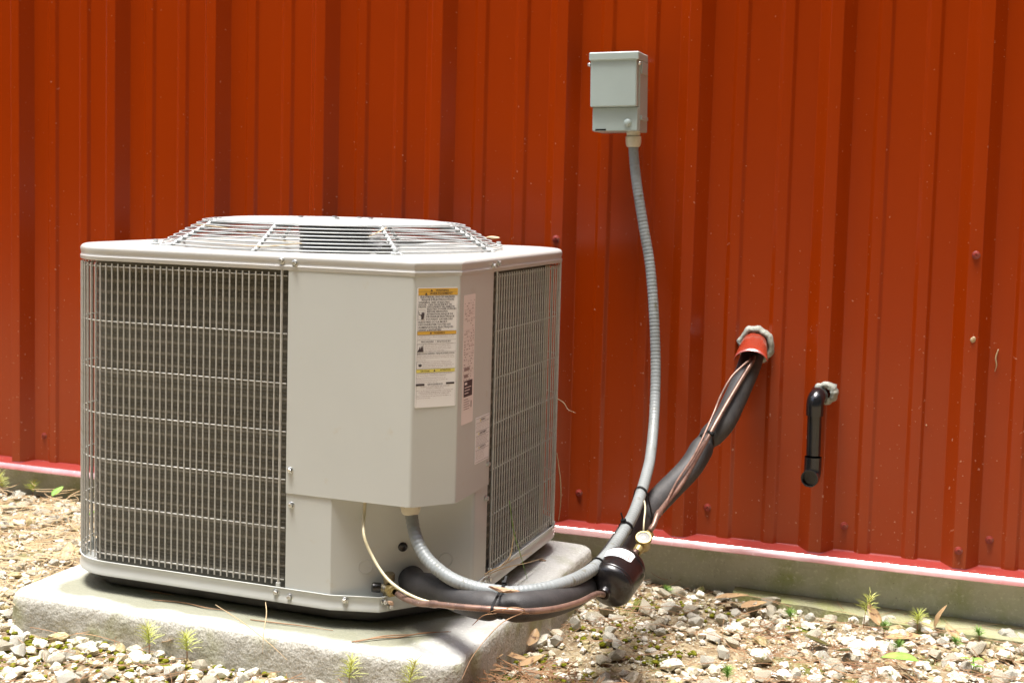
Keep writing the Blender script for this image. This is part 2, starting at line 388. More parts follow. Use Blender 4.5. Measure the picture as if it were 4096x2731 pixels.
# ================================================================== METAL WALL
ribx = [.0008, .3050, .6050, .9100, 1.2180, 1.5263, 1.8318, 2.1363, 2.4362]
ribx = [ribx[0]-.3048*k for k in range(16, 0, -1)]+ribx+[ribx[-1]+.3048*k for k in range(1, 20)]
RH, WTOP = .032, 2.7
wall = empty('metal_wall', (0, 0, .1)); tag(wall, 'tall red ribbed metal siding wall of the building', 'wall')
def profile(x0, x1, last):
    """x0: right edge of a rib's top; up to right edge of the next rib's top"""
    s = (x1-x0)/.3048
    q = [(0, -RH), (.0255, 0), (.0695, 0), (.0775, -.0062), (.0975, -.0062), (.1050, 0), (.1700, 0), (.1780, -.0062), (.1985, -.0062), (.2060, 0), (.2535, 0), (.2790, -RH), (.3048, -RH)]
    return [(x0+a*s, b) for a, b in q]
def rounded(P, r=.0022):
    out = [P[0]]
    for a, b, c in zip(P, P[1:], P[2:]):
        a, b, c = Vector(a), Vector(b), Vector(c); u = (a-b); v = (c-b); k = min(r, u.length*.35, v.length*.35)
        p, q = b+u.normalized()*k, b+v.normalized()*k
        out += [tuple(p), tuple((p+q+b*2)/4), tuple(q)]
    out.append(P[-1]); return out
ZB = .112
for i in range(0, len(ribx)-1, 3):
    P = []
    for j in range(i, min(i+3, len(ribx)-1)):
        q = profile(ribx[j], ribx[j+1], 0); P += q if not P else q[1:]
    if P[-1][0] < -4.2 or P[0][0] > 7.5: continue
    P[-1] = (P[-1][0], -RH-.0006)
    P = [(P[0][0]-.0266, -RH+.0004)]+P                     # overlap under the neighbour's rib
    P = rounded(P, .0016); n = len(P); zs = [ZB-.004+.0*1, .35, .65, .95, 1.25, 1.6, 2.0, WTOP]
    V = []
    for z in zs:
        for (x, y) in P: V.append((x, y+.0006*noise.noise((x*5, z*2.5, i)), z-.1))
    F = [(k*n+a, k*n+a+1, (k+1)*n+a+1, (k+1)*n+a) for k in range(len(zs)-1) for a in range(n-1)]
    me = mesh('siding_panel', V, F, True); wnorm(link('siding_panel', me, wall, m_red))
# base trim: shelf + bright drip edge
def trim(name, pr, m):
    mb = MB(); xs = np.arange(-4.5, 7.6, .05); V = []; n = len(pr)
    for x in xs:
        for (y, z) in pr: V.append((x, y+.0006*noise.noise((x*3, 5, 0)), z-.1+.0008*noise.noise((x*2, 0, 9))))
    F = [(i*n+k, i*n+k+1, (i+1)*n+k+1, (i+1)*n+k) for i in range(len(xs)-1) for k in range(n-1)]
    mb.add(V, F); return mb.obj(name, wall, m, auto=25)
trim('base_trim', [(.004, .118), (-.001, .1105), (-.034, .1065), (-.0410, .1040)], m_trim)
trim('drip_edge', [(-.0410, .1041), (-.0440, .1015), (-.0500, .0935), (-.0508, .0910), (-.0500, .0895), (-.044, .0895)], m_drip)
# wall behind the sheet (keeps daylight out)
def wall_screw(x, y, z):
    mb = MB(); T = axisT((x, y, z-.1), (0, -1, 0))
    mb.lathe([(.0, .0), (.0085, 0), (.0085, .0012), (.0070, .0022), (.0052, .0028), (.0052, .0060), (.0040, .0066), (.0024, .0066), (.0018, .0048), (0, .0048)], T, 12)
    return mb.obj('screw', wall, m_redscrew, auto=35)
s0 = None
spots = [(ribx[16+5]-.014, -RH, .7713), (ribx[16+8]-.012, -RH, .7712), (ribx[16+8]-.0155, -RH, .1469)]
lows = [(177.6, 1741.5), (2316, 1970), (2829.6, 2028), (3376.6, 2102), (3957.6, 2157.6)]
for u, v in lows:
    P = aty(u/D2, v/D2, 0); spots.append((P.x, 0, P.z))
spots += [(ribx[16+2]-.013, -RH, .7713), (ribx[16+11]-.013, -RH, .7713), (ribx[16+1]+.04, 0, .172), (ribx[16+2]+.04, 0, .172), (ribx[16+3]+.04, 0, .172), (ribx[16+9]+.04, 0, .166), (ribx[15]+.04, 0, .172)]
for x, y, z in spots:
    if s0 is None: s0 = wall_screw(0, 0, .1); s0.location = (x, y, z-.1)
    else:
        c = s0.copy(); COL.objects.link(c); c.location = (x, y, z-.1)

# ================================================================== SLAB
slx0, slx1, sly0, sly1 = .752, 1.664, -.965, -.172
slc = ((slx0+slx1)/2, (sly0+sly1)/2)
def build_slab():
    n = 90; hx, hy = (slx1-slx0)/2, (sly1-sly0)/2
    def outline(ins, N):
        a, b, r = hx-ins, hy-ins, .035; pts = []
        segs = [((a-r, b-r), 0), ((-a+r, b-r), 1), ((-a+r, -b+r), 2), ((a-r, -b+r), 3)]
        for (cx, cy), k in segs:
            for t in range(9): q = PI/2*(k+t/8); pts.append(Vector((cx+r*math.cos(q), cy+r*math.sin(q), 0)))
        pts.append(pts[0].copy()); L = sum((pts[i+1]-pts[i]).length for i in range(len(pts)-1))
        return resample(pts, L/N)[:N]
    N = 360; prof = [(.0, -.30), (0, -.11), (0, -.08), (0, -.06), (0, -.045), (.0, -.034), (.0003, -.024), (.0012, -.015), (.0035, -.0075), (.008, -.0030), (.015, -.0008), (.03, 0), (.05, 0), (.09, 0), (.16, 0), (.25, 0), (.36, 0)]
    V = []; F = []
    for r, (ins, z) in enumerate(prof):
        for i, p in enumerate(outline(ins, N)):
            w = (p.x, p.y, z); nn = Vector((p.x, p.y, 0)).normalized()
            k = 1 if z < -.012 else .25 if z < -.002 else .05
            d = k*(.0022*noise.noise((p.x*22, p.y*22, z*22))+.0026*noise.noise((p.x*70, p.y*70, z*70))+.002*noise.noise((p.x*160, p.y*160, z*160)))+.003*noise.noise((p.x*3, p.y*3, z*4))*(1 if ins < .05 else 0)
            V.append((p.x+nn.x*d, p.y+nn.y*d, z+(.0012*noise.noise((p.x*8, p.y*8, 4)) if ins < .3 else 0)))
    for r in range(len(prof)-1):
        for i in range(N): F.append((r*N+i, r*N+(i+1) % N, (r+1)*N+(i+1) % N, (r+1)*N+i))
    F.append(tuple((len(prof)-1)*N+i for i in range(N)))
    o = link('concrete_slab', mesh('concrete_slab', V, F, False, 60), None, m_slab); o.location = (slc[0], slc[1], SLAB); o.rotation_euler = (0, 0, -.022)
    tag(o, 'pale rough-edged concrete pad carrying the air conditioner', 'slab')
build_slab()

# ================================================================== CONDENSER UNIT
unit = empty('air_conditioner', (UO.x, UO.y, SLAB), UPHI)
tag(unit, 'large greige outdoor air conditioner with wire guards, standing on a concrete pad', 'air conditioner')
def sub(V): return [(x, y, z-SLAB) for x, y, z in V]
class UMB(MB):
    def obj(s, name, parent=unit, mat=None, **k):
        s.V = sub(s.V) if not getattr(s, 'done', 0) else s.V; s.done = 1; return MB.obj(s, name, parent, mat, **k)
RC = .115
def outline(ins=0, fr='cap', arc=12, rc=RC):
    """CCW outline from the front-right corner"""
    P = []
    if fr == 'cap': P += [(HW-.0574, -HD), (HW, -HD+.0663)]
    elif fr == 'base': P += [(.1895, -HD), (.2729, -.334), (HW, -.1810)]
    elif fr == 'low': P += [(.1885, -HD), (HW, -.1800)]
    for cx, cy, k in ((HW-rc, HD-rc, 0), (-HW+rc, HD-rc, 1), (-HW+rc, -HD+rc, 2)):
        for t in range(arc+1): q = PI/2*(k+t/arc); P.append((cx+rc*math.cos(q), cy+rc*math.sin(q)))
    if ins == 0: return P
    out = []; n = len(P)
    for i in range(n):
        a, b, c = Vector(P[i-1]), Vector(P[i]), Vector(P[(i+1) % n])
        d1 = (b-a).normalized(); d2 = (c-b).normalized(); n1 = Vector((-d1.y, d1.x)); n2 = Vector((-d2.y, d2.x))
        bis = (n1+n2); bis.normalize(); k = ins/max(.3, bis.dot(n1)); out.append((b.x+bis.x*k, b.y+bis.y*k))
    return out
def loft(mb, rings, closed=True):
    n = len(rings[0]); V = [p for r in rings for p in r]; F = []
    for r in range(len(rings)-1):
        for i in range(n if closed else n-1): F.append((r*n+i, r*n+(i+1) % n, (r+1)*n+(i+1) % n, (r+1)*n+i))
    mb.add(V, F)
# --- top cap
def dense_angles():
    P = outline(0); ang = [math.atan2(y, x) for x, y in P]; out = []
    n = len(ang)
    for i in range(n):
        a, b = ang[i], ang[(i+1) % n]
        if b < a: b += 2*PI
        k = max(1, int((b-a)/.05)); out += [(i, t/k) for t in range(k)]
    return out
DA = dense_angles()
def ring_at(ins, z):
    P = outline(ins); n = len(P); return [(P[i][0]*(1-t)+P[(i+1) % n][0]*t, P[i][1]*(1-t)+P[(i+1) % n][1]*t, z) for i, t in DA]
cap = UMB()
rings = [ring_at(i, z) for i, z in [(.012, .734), (.003, .7312), (.0, .7325), (-.0008, .7385), (.0006, .7405), (.0012, .7430), (.0004, .7455), (-.0006, .7515), (.0004, .7550), (.0030, .7580), (.0075, .7597), (.016, .7604), (.030, .7606)]]
base0 = rings[-1]
for r, z in [(.3385, .7606), (.3330, .7592), (.3290, .7550), (.3240, .7450), (.3080, .7250), (.3000, .6600)]:
    rings.append([(r*math.cos(math.atan2(y, x)), r*math.sin(math.atan2(y, x)), z) for x, y, _ in base0])
loft(cap, rings); wnorm(cap.obj('top_cap', mat=m_cap, auto=38))
# stamped crimps at the two front corners of the cap lip
# embossed ribs on the cap top
def emboss(x0, y0, x1, y1, w=.010):
    mb = UMB(); a, b = Vector((x0, y0)), Vector((x1, y1)); d = (b-a).normalized(); nrm = Vector((-d.y, d.x))
    V = []; F = []
    for t in range(9):
        p = a.lerp(b, t/8); k = w*(.3 if t in (0, 8) else 1)
        for s, h in ((-1, -.001), (-.5, .0012), (.5, .0012), (1, -.001)): V.append((p.x+nrm.x*s*k/2, p.y+nrm.y*s*k/2, .7606+h*(.3 if t in (0, 8) else 1)))
    for t in range(8):
        for k in range(3): F.append((t*4+k, t*4+k+1, t*4+5+k, t*4+4+k))
    mb.add(V, F); mb.obj('stamped_rib', mat=m_cap, smooth=True)
emboss(-.345, -.22, -.27, -.30); emboss(-.33, -.18, -.255, -.275); emboss(.30, .30, .36, .22); emboss(.06, -.346, .27, -.345, .008)
# --- base lip (tray)
bs = UMB(); z0, z1 = .1462, .1733
R2 = []
for ins, z in [(.05, .1475), (.012, .1470), (.003, .1458), (-.001, .1470), (-.0015, .1530), (.0008, .1580), (.0010, .1650), (-.0005, .1715), (-.0015, .1733), (.0, .1740), (.0015, .1733), (.003, .1640), (.006, .1560), (.06, .1540), (.2, .1540)]:
    P = outline(ins, 'base'); R2.append([(x, y, z) for x, y in P])
loft(bs, R2); wnorm(bs.obj('base_tray', mat=m_grey, auto=30))
# recessed pan feet between tray and slab
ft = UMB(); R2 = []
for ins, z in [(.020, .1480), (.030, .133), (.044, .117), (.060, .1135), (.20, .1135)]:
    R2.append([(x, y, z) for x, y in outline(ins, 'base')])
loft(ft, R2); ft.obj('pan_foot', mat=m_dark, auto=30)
# --- coil
co = UMB(); R2 = []; nz_ = 240
for k in range(nz_+1):
    z = .160+(.745-.160)*k/nz_; c = .0011*math.cos(2*PI*z/.0071)
    R2.append([(x, y, z) for x, y in outline(.030+c, 'low', arc=16)])
loft(co, R2); co.obj('coil', mat=m_coil, smooth=True)
# tan edge of the coil's end sheet
for yy in (CE0, CE1):
    mb = UMB(); zz = np.arange(.166, .742, .0036)
    mb.tube([(HW-.026, yy, z) for z in zz], [.0030 if i % 2 else .0018 for i in range(len(zz))], 7); mb.obj('coil_end_seam', mat=m_tan, smooth=True)
# inner wall seen from above
inn = UMB(); loft(inn, [[(x, y, z) for x, y in outline(.05, 'low')] for z in (.16, .66)])
P = outline(.05, 'low'); inn.add([(x, y, .165) for x, y in P], [tuple(range(len(P)))])
inn.obj('inner_shell', mat=m_in, smooth=False)
# --- control panel (upper) : front strip, chamfer, side strip, underside
TH = .002
PT, PB = .7330, .3425
Pp = [(.0995, -HD+.001), (.3375-.004, -HD+.001), (.3375+.002, -HD+.0035), (HW-.0035, -HD+.0663-.004), (HW-.001, -HD+.0665+.002), (HW-.001, -.1360)]
Pp_in = [(.1015, -HD+.0035), (.333, -HD+.0035), (.3365, -HD+.006), (HW-.006, -HD+.066), (HW-.0035, -HD+.070), (HW-.0035, -.1380)]
up_ = UMB(); N_ = 6
V = [(x, y, PB) for x, y in Pp]+[(x, y, PT) for x, y in Pp]+[(.0995, -.30, PB), (.34, -.1360, PB), (.0995, -.30, PT)]
F = [(i, i+1, 7+i-1+0, 6+i) for i in range(5)]
F = [(i, i+1, 6+i+1, 6+i) for i in range(5)]+[(0, 12, 14, 6)]
up_.add(V, F)
V = [(x, y, PB+.0006) for x, y in Pp]+[(.28, -.1360, PB+.0006), (.0995, -.27, PB+.0006)]
up_.add(V, [tuple(range(8))])
# turned-in hem round the underside
wnorm(up_.obj('control_panel', mat=m_grey, auto=60))
# --- service panel (lower)
lo_ = UMB(); LT, LB = .3420, .1610
Lp = [(.0995, -HD+.0030), (.1870, -HD+.0030), (.1890, -HD+.0048), (.3860, -.2010), (.3925, -.1955), (.3925, -.1370)]
V = [(x, y, LB) for x, y in Lp]+[(x, y, LT+.02) for x, y in Lp]
F = [(i, i+1, 6+i+1, 6+i) for i in range(5)]
lo_.add(V, F); wnorm(lo_.obj('service_panel', mat=m_grey, auto=60))
# diagonal of lower panel: frame for details
DA_ = Vector((.1890, -HD+.0048, 0)); DB_ = Vector((.3860, -.2010, 0)); dd = (DB_-DA_).normalized(); dn = Vector((dd.y, -dd.x, 0))
def diag(t, z, off=0): p = DA_+dd*t+dn*off; return Vector((p.x, p.y, z-SLAB))
def on_diag(u, v):           # photo pixel (4096) -> t,z on the diagonal face
    d = ray(u, v); P0 = uw(DA_.x, DA_.y, 0); nn = UX*dn.x+UY*dn.y; t = (P0-CAMP).dot(nn)/d.dot(nn); Q = CAMP+d*t; L = Q-P0
    return L.dot(UX*dd.x+UY*dd.y), Q.z
# knock-outs: recessed ring grooves
for u, v, r in ((1462, 2266, .0125), (1783, 2240, .0125)):
    t, z = on_diag(u, v); mb = MB(); T = axisT(diag(t, z, 0), dn)
    mb.lathe([(r-.0012, .0002), (r-.0006, .0008), (r+.0006, .0008), (r+.0012, .0002)], T, 36); mb.obj('knockout_ring', unit, m_grey, smooth=True)
t, z = on_diag(1611, 2186); mb = MB(); mb.lathe([(.0, .0032), (.006, .0030), (.0082, .0020), (.0086, .0)], axisT(diag(t, z, 0), dn), 24); mb.obj('hole_plug', unit, m_blk, smooth=True)
# --- screws of the unit
def hexscrew():
    mb = MB(); mb.lathe([(0, 0), (.0058, 0), (.0060, .0008), (.0050, .0016)], None, 24)
    mb.lathe([(.0043, .0014), (.0043, .0050), (.0036, .0057), (.0022, .0057), (.0018, .0048), (0, .0048)], None, 6)
    me = mesh('screw', mb.V, mb.F, True); me.set_sharp_from_angle(angle=R_(25)); me.materials.append(m_zinc); return me
hs = hexscrew()
def uscrew(x, y, z, nx, ny):
    o = link('screw', hs, unit); o.matrix_local = axisT((x, y, z-SLAB), (nx, ny, 0)) @ Matrix.Rotation(random.random(), 4, 'Z')
for x, z in [(.0859, .748), (.1119, .7445), (.1079, .3838), (.1098, .3221), (.0831, .1639), (.1107, .1590), (-.37, .748)]:
    if x > 0: uscrew(x, -HD+(.0005 if z > .4 or z < .2 else .001 if z > .35 else .003), z, 0, -1)
uscrew(-HW+.0005, -.17, .748, -1, 0); uscrew(-HW-.001, -.20, .160, -1, 0)
for y, z in [(-.1421, .7435), (-.1157, .7465), (-.1463, .3825), (-.1482, .3192), (-.1263, .1634), (-.1504, .1655)]: uscrew(HW+(-.001 if .2 < z < .5 else 0), y, z, 1, 0)
# screws on the angled base faces
a, b = Vector((.1895, -HD)), Vector((.2729, -.334)); e = (b-a).normalized(); nn_ = (e.y, -e.x)
uscrew(a.x+e.x*.027, a.y+e.y*.027-.001, .1655, *nn_)
a2, b2 = Vector((.2729, -.334)), Vector((HW, -.181)); e2 = (b2-a2).normalized(); n2_ = (e2.y, -e2.x)
uscrew(a2.x+e2.x*.010, a2.y+e2.y*.010-.001, .1650, *n2_); uscrew(a2.x+e2.x*.022, a2.y+e2.y*.022-.001, .1545, *n2_)
# --- wire guards
WR = .00140
def guard_path(ins):
    """open path from the control panel's front edge round FL, BL, BR corners to the side panel"""
    P = outline(ins, 'cap'); P = [Vector((x, y, 0)) for x, y in P]
    # outline order: A(front chamfer), B(side chamfer), BR arc, BL arc, FL arc
    path = [Vector((HW-ins, -.1170, 0))]+P[2:]+[Vector((.0960, -HD+ins, 0))]
    return path
GP = guard_path(.004)
hw_me = []
for z in (.7215, .6210, .5340, .4495, .3648, .2790, .1870):
    mb = UMB(); mb.tube([(p.x, p.y, z) for p in GP], WR, 6); mb.obj('horizontal_wire', mat=m_wire, smooth=True)
def vert_mesh(r, z0, z1, n=6):
    mb = MB(); mb.tube([(0, 0, z0-SLAB), (0, 0, z1-SLAB)], r, n); me = mesh('vertical_wire', mb.V, mb.F, True); me.set_sharp_from_angle(angle=R_(60)); me.materials.append(m_wire); return me
vw = vert_mesh(WR, .1785, .7270)
GV = resample(guard_path(.0015), .01309)
# align spacing so that the last wires near the control panel land as photographed
for p in GV[1:-1]:
    if p.y < -HD+.01 and p.x > .080: continue
    o = link('vertical_wire', vw, unit); o.location = (p.x, p.y, 0)
vt = vert_mesh(.0024, .1700, .7340, 8)
for x, y in ((.0862, -HD+.002), (-HW+.002, -.250), (HW-.002, -.1160), (-HW+.002, .2), (0, HD-.002), (HW-.002, HD-.10)):
    o = link('guard_post', vt, unit); o.location = (x, y, 0)
    mb = UMB(); nx, ny = ((0, -1) if y < -.3 else (0, 1) if y > .3 else (math.copysign(1, x), 0))
    mb.box(x-.004, x+.004, y-.0025, y+.0025, .168, .182, bev=.001); mb.obj('post_clip', mat=m_grey)
# --- fan guard
V3 = Vector
def uloc0(u, v, yl):
    d = ray(u, v); P0 = uw(0, yl, 0); t = (P0-CAMP).dot(UY)/d.dot(UY); Q = CAMP+d*t-UO
    return (Q.dot(UX), Q.dot(UY), Q.z)
ringsZ = [(.3350-.0108*i, .7640+.0061*i) for i in range(8)]
ringsZ += [(.2490, .8085), (.2400, .8092), (.2310, .8095)]
for i, (r, z) in enumerate(ringsZ):
    mb = UMB(); n = 96; V = []; F = []; k = 7; rr = .00145
    for a in range(n):
        q = 2*PI*a/n; c = Vector((r*math.cos(q), r*math.sin(q), z)); rad = Vector((math.cos(q), math.sin(q), 0))
        for b in range(k): w = 2*PI*b/k; V.append(c+rad*(rr*math.cos(w))+Vector((0, 0, rr*math.sin(w))))
    for a in range(n):
        for b in range(k): F.append((a*k+b, a*k+(b+1) % k, ((a+1) % n)*k+(b+1) % k, ((a+1) % n)*k+b))
    mb.add(V, F); mb.obj('guard_ring', mat=m_fan, smooth=True)
for a in (-127, -87, -43, 0, 46, 93, 138, -172):
    mb = UMB(); c, s = math.cos(R_(a)), math.sin(R_(a)); rr = .0040
    P = [(.343, .7615), (.335, .7630), (.325, .7680), (.2590, .8050), (.2520, .8068), (.18, .8080)]
    if a in (-127, -43, 46): P[0] = (.356, .7618)
    mb.tube([(r*c, r*s, z-.002) for r, z in P], [rr, rr, rr, rr, rr, rr], 8); mb.obj('guard_spoke', mat=m_fan, smooth=True)
for a in (-131, -45, 140, 44):
    mb = UMB(); c, s = math.cos(R_(a)), math.sin(R_(a)); T = Matrix.Translation((.357*c, .357*s, .7604))
    mb.lathe([(.0, .0045), (.0075, .0045), (.0085, .0035), (.0085, .0)], T, 20); mb.lathe([(0, .0105), (.0045, .0105), (.0050, .0095), (.0050, .0045)], T, 6)
    mb.obj('guard_bolt', mat=m_fan, auto=35)
mb = UMB(); mb.lathe([(0, .8150), (.06, .8150), (.15, .8145), (.205, .8135), (.2225, .8115), (.2260, .8085), (.2240, .8065), (.18, .8045), (0, .8045)], None, 72); mb.obj('fan_cover_disc', mat=m_fan, smooth=True)
for a in (30, 75, 120, 200, 300):
    mb = UMB(); T = Matrix.Translation((.07*math.cos(R_(a)), .07*math.sin(R_(a)), .8148)); mb.lathe([(0, .003), (.005, .003), (.006, 0)], T, 6); mb.obj('disc_bolt', mat=m_zinc)
mb = UMB(); mb.lathe([(0, .700), (.066, .700), (.071, .704), (.071, .786), (.068, .789), (.0, .789)], None, 48); mb.obj('fan_motor', mat=m_motor, auto=30)
mb = UMB(); mb.lathe([(.0715, .784), (.073, .786), (.073, .803), (.0715, .8045), (.0, .8045)], None, 48); mb.obj('motor_rim', mat=m_blk, auto=30)
mb = UMB(); mb.lathe([(.0718, .722), (.0722, .7225), (.0722, .7475), (.0718, .748)], None, 24, R_(-140), R_(-70)); mb.obj('motor_plate', mat=m_white, auto=30)
mb = UMB(); P = resample(cr([V3(uloc0(1385, 942, -.06)), V3(uloc0(1440, 958, -.11)), V3(uloc0(1510, 985, -.17)), V3(uloc0(1545, 1005, -.205))], 8), .0025)
mb.tube([tuple(p) for p in P], [.0125+.0012*(i % 2) for i in range(len(P))], 14); mb.obj('motor_cable_sleeve', mat=m_sleeve2, auto=50)
for k in range(3):
    mb = UMB(); V = []; F = []
    for i in range(9):
        r = .05+.26*i/8
        for j in range(9):
            q = R_(k*120)+(-.55+1.1*j/8)*(1-.25*i/8); V.append((r*math.cos(q), r*math.sin(q), .655+.03*(j/8-.5)*2*(1-.3*i/8)))
    for i in range(8):
        for j in range(8): F.append((i*9+j, i*9+j+1, i*9+j+10, i*9+j+9))
    mb.add(V, F); mb.obj('fan_blade', mat=m_in, smooth=True)
# straw caught in the fan guard is added with the litter below

# ------------------------------------------------------------------ labels (print on flat plates)
FONT = None
def text_mesh(s, bold=0):
    cu = bpy.data.curves.new('t', 'FONT'); cu.body = s; cu.resolution_u = 1; cu.offset = bold; cu.size = 1
    o = bpy.data.objects.new('t', cu); COL.objects.link(o)
    dg = bpy.context.evaluated_depsgraph_get(); me = bpy.data.meshes.new_from_object(o.evaluated_get(dg))
    V = [v.co.copy() for v in me.vertices]; F = [tuple(p.vertices) for p in me.polygons]
    bpy.data.objects.remove(o); bpy.data.curves.remove(cu); bpy.data.meshes.remove(me)
    return V, F
class Label:
    """plate coords: x right 0..w, y down 0..h (metres) on a plane in unit space"""
    def __init__(s, name, o, r, n, w, h, rad, m, label):
        s.o, s.r, s.n = Vector(o), Vector(r).normalized(), Vector(n).normalized(); s.u = Vector((0, 0, 1)); s.w, s.h = w, h
        P = []
        for cx, cy, k in ((w-rad, rad, -1), (w-rad, h-rad, 0), (rad, h-rad, 1), (rad, rad, 2)):
            for t in range(6): q = PI/2*(k+t/5); P.append((cx+rad*math.cos(q), cy+rad*math.sin(q)))
        P = P[::-1]; k = len(P); mb = MB(); V = [s.pt(x, y, .0002) for x, y in P]+[s.pt(x, y, .0007) for x, y in P]
        mb.add(V, [tuple(range(k, 2*k))]+[(i, (i+1) % k, k+(i+1) % k, k+i) for i in range(k)])
        s.obj = mb.obj(name, unit, m); s.obj['label'] = label; s.layers = {}
    def pt(s, x, y, off): return s.o+s.r*x-s.u*y+s.n*off
    def L(s, key):
        if key not in s.layers: s.layers[key] = MB()
        return s.layers[key]
    def poly(s, key, P, off=.0009):
        s.L(key).add([s.pt(x, y, off) for x, y in P], [tuple(range(len(P)))])
    def rect(s, key, x0, y0, x1, y1, off=.0009): s.poly(key, [(x0, y1), (x1, y1), (x1, y0), (x0, y0)], off)
    def text(s, key, t, x0, x1, yc, hh, off=.0012, bold=.0):
        V, F = text_mesh(t, bold); xs = [v.x for v in V]; a, b = min(xs), max(xs); k = (x1-x0)/(b-a)
        hs_ = hh/.72
        s.L(key).add([s.pt(x0+(v.x-a)*k, yc+hh/2-v.y*hs_, off) for v in V], F)
    def done(s, mats):
        for k, mb in s.layers.items():
            me = mesh(k, mb.V, mb.F); o_ = link(k, me, s.obj, mats[k]); o_['kind'] = 'stuff' if k not in ('orange_band', 'lower_orange_band', 'yellow_band', 'black_panel') else 'part'
            if o_['kind'] == 'part': del o_['kind']
chn = Vector((.0663, -.0574, 0)).normalized(); chd = Vector((.0574, .0663, 0)).normalized()
A0 = Vector((HW-.0574, -HD, 0))+chd*.0050; 
lab = Label('warning_label', A0+Vector((0, 0, .7136-SLAB))+chn*-.0004, chd, chn, .0762, .2020, .003, m_white, 'tall white warning label with orange and yellow bands')
def X(px): return (px-75)/495*.0762
def Y(py): return (py-62)/1445*.2020
TXT = [('warning', 'WARNING', 297, 455, 95, 24), ('', 'AVERTISSEMENT', 230, 505, 133, 26), ('', 'ELECTRICAL SHOCK HAZARD', 118, 532, 175, 24), ('', "RISQUE D'ÉLECTROCUTION", 133, 518, 207, 24),
 ('', 'WARNING:  RISK OF ELECTRIC', 98, 470, 240, 21), ('', 'SHOCK.  CAN CAUSE INJURY OR', 98, 497, 267, 21), ('', 'DEATH:  DISCONNECT ALL REMOTE', 98, 530, 294, 21), ('', 'ELECTRIC POWER SUPPLIES', 200, 553, 321, 21), ('', 'BEFORE SERVICING', 200, 445, 350, 21),
 ('', 'ATTENTION: RISQUE DE', 193, 512, 381, 22), ('', 'DÉCHARGE ÉLECTRIQUE', 192, 530, 411, 22), ('', 'POUVANT CAUSER DES', 192, 510, 443, 22), ('', 'BLESSURES OU LA MORT.', 100, 450, 475, 22), ('', 'DÉCONNECTER TOUTES LES', 100, 488, 506, 22),
 ('', 'ALIMENTATIONS ÉLECTRIQUES', 98, 520, 539, 23), ('', "AVANT L'ENTRETIEN", 98, 373, 571, 22), ('', 'WARNING', 287, 418, 607, 21), ('', 'FIRE HAZARD  /  RISQUE DE FEU', 135, 495, 712, 20), ('', "EXPLOSION HAZARD / RISQUE D'EXPLOSION", 92, 540, 856, 20),
 ('', 'CAUTION', 135, 240, 1066, 20), ('', 'ATTENTION', 372, 498, 1060, 20), ('', 'SERVICE/SERVICE', 222, 405, 1228, 20)]
for _, t, x0, x1, y, h in TXT: lab.text('lettering', t, X(x0), X(x1), Y(y), h/1445*.2020, bold=.018)
SM = [('This product may contain chemicals known to the state', 98, 540, 636), ('of California to cause cancer, or birth defects, or other', 98, 532, 658), ('reproductive harm.', 98, 245, 680),
 ('Do not use torch to remove components.', 182, 530, 737), ('Oil may catch fire. Use tubing cutter.', 182, 495, 757), ('Ne pas utiliser une torche pour retirer', 182, 502, 779), ('les composantes. Huile peut prendre', 182, 502, 799), ('feu. Utiliser une coupe-tube.', 182, 420, 821),
 ('System under pressure. Relieve all pressure and recover', 94, 538, 883), ('refrigerant before system repairs or final disposal. Use all', 94, 540, 904), ('service ports.', 94, 195, 928),
 ('Système sous pression. Relever toutes', 178, 498, 950), ('pressions et recouvrir le réfrigérant avant', 178, 512, 970), ("d'entreprendre les travaux d'entreprendre ou", 178, 536, 990), ('disposition finale du produit. Utiliser tous', 178, 515, 1010), ('les ports de maintenance.', 178, 382, 1032),
 ('System uses R-410A Refrigerant Operating pressures', 92, 518, 1096), ('may exceed limits of R-22 service equipment.', 92, 450, 1120), ('Refrigerant R-410A seulement Pressions de', 92, 437, 1150), ('fonctionnement peuvent exceder les limites des', 92, 468, 1174), ('équipements de service de R-22.', 92, 345, 1198),
 ('USE ONLY R-410A REFRIGERANT AND APPROVED', 135, 490, 1254), ('SYNTHETIC COMPRESSOR OIL', 205, 420, 1276), ('Refer to product literature before installing or servicing this unit.', 85, 538, 1300), ("UTILISER SEULEMENT REFRIGERANT R-410A ET L'HUILE", 108, 510, 1323), ('SYNTHETIQUE APPROUVEE POUR COMPRESSEUR', 130, 490, 1344),
 ("Référez à la littérature pour ce produit avant l'installation ou", 90, 510, 1368), ("l'entretien de cette unité.", 90, 262, 1391)]
for t, x0, x1, y in SM: lab.text('small_print', t, X(x0), X(x1), Y(y), 13/1445*.2020)
lab.rect('orange_band', X(92), Y(72), X(568), Y(154)); lab.rect('lower_orange_band', X(88), Y(588), X(560), Y(628))
lab.rect('yellow_band', X(84), Y(1045), X(552), Y(1084))
for y in (113, 156, 586, 630, 693, 834, 738, 1043, 1086): lab.rect('lettering', X(88), Y(y-1), X(560), Y(y+1), .0011)
for x in (90, 560): lab.rect('lettering', X(x-.8), Y(160), X(x+.8), Y(1490), .0011)
lab.rect('lettering', X(82), Y(1217), X(186), Y(1243), .0012); lab.rect('lettering', X(446), Y(1213), X(548), Y(1236), .0012)
for x, y, s in ((250, 95, 15), (185, 136, 16), (250, 607, 14), (303, 1063, 13)):
    lab.poly('lettering', [(X(x-s), Y(y+s*.9)), (X(x+s), Y(y+s*.9)), (X(x), Y(y-s))], .0012)
def frame(x0, y0, x1, y1, t=1.2):
    for q in ((x0, y0, x1, y0+t*2), (x0, y1-t*2, x1, y1), (x0, y0, x0+t*2, y1), (x1-t*2, y0, x1, y1)): lab.rect('lettering', X(q[0]), Y(q[1]), X(q[2]), Y(q[3]), .0011)
frame(92, 330, 176, 450); frame(88, 742, 168, 834); frame(86, 950, 166, 1042)
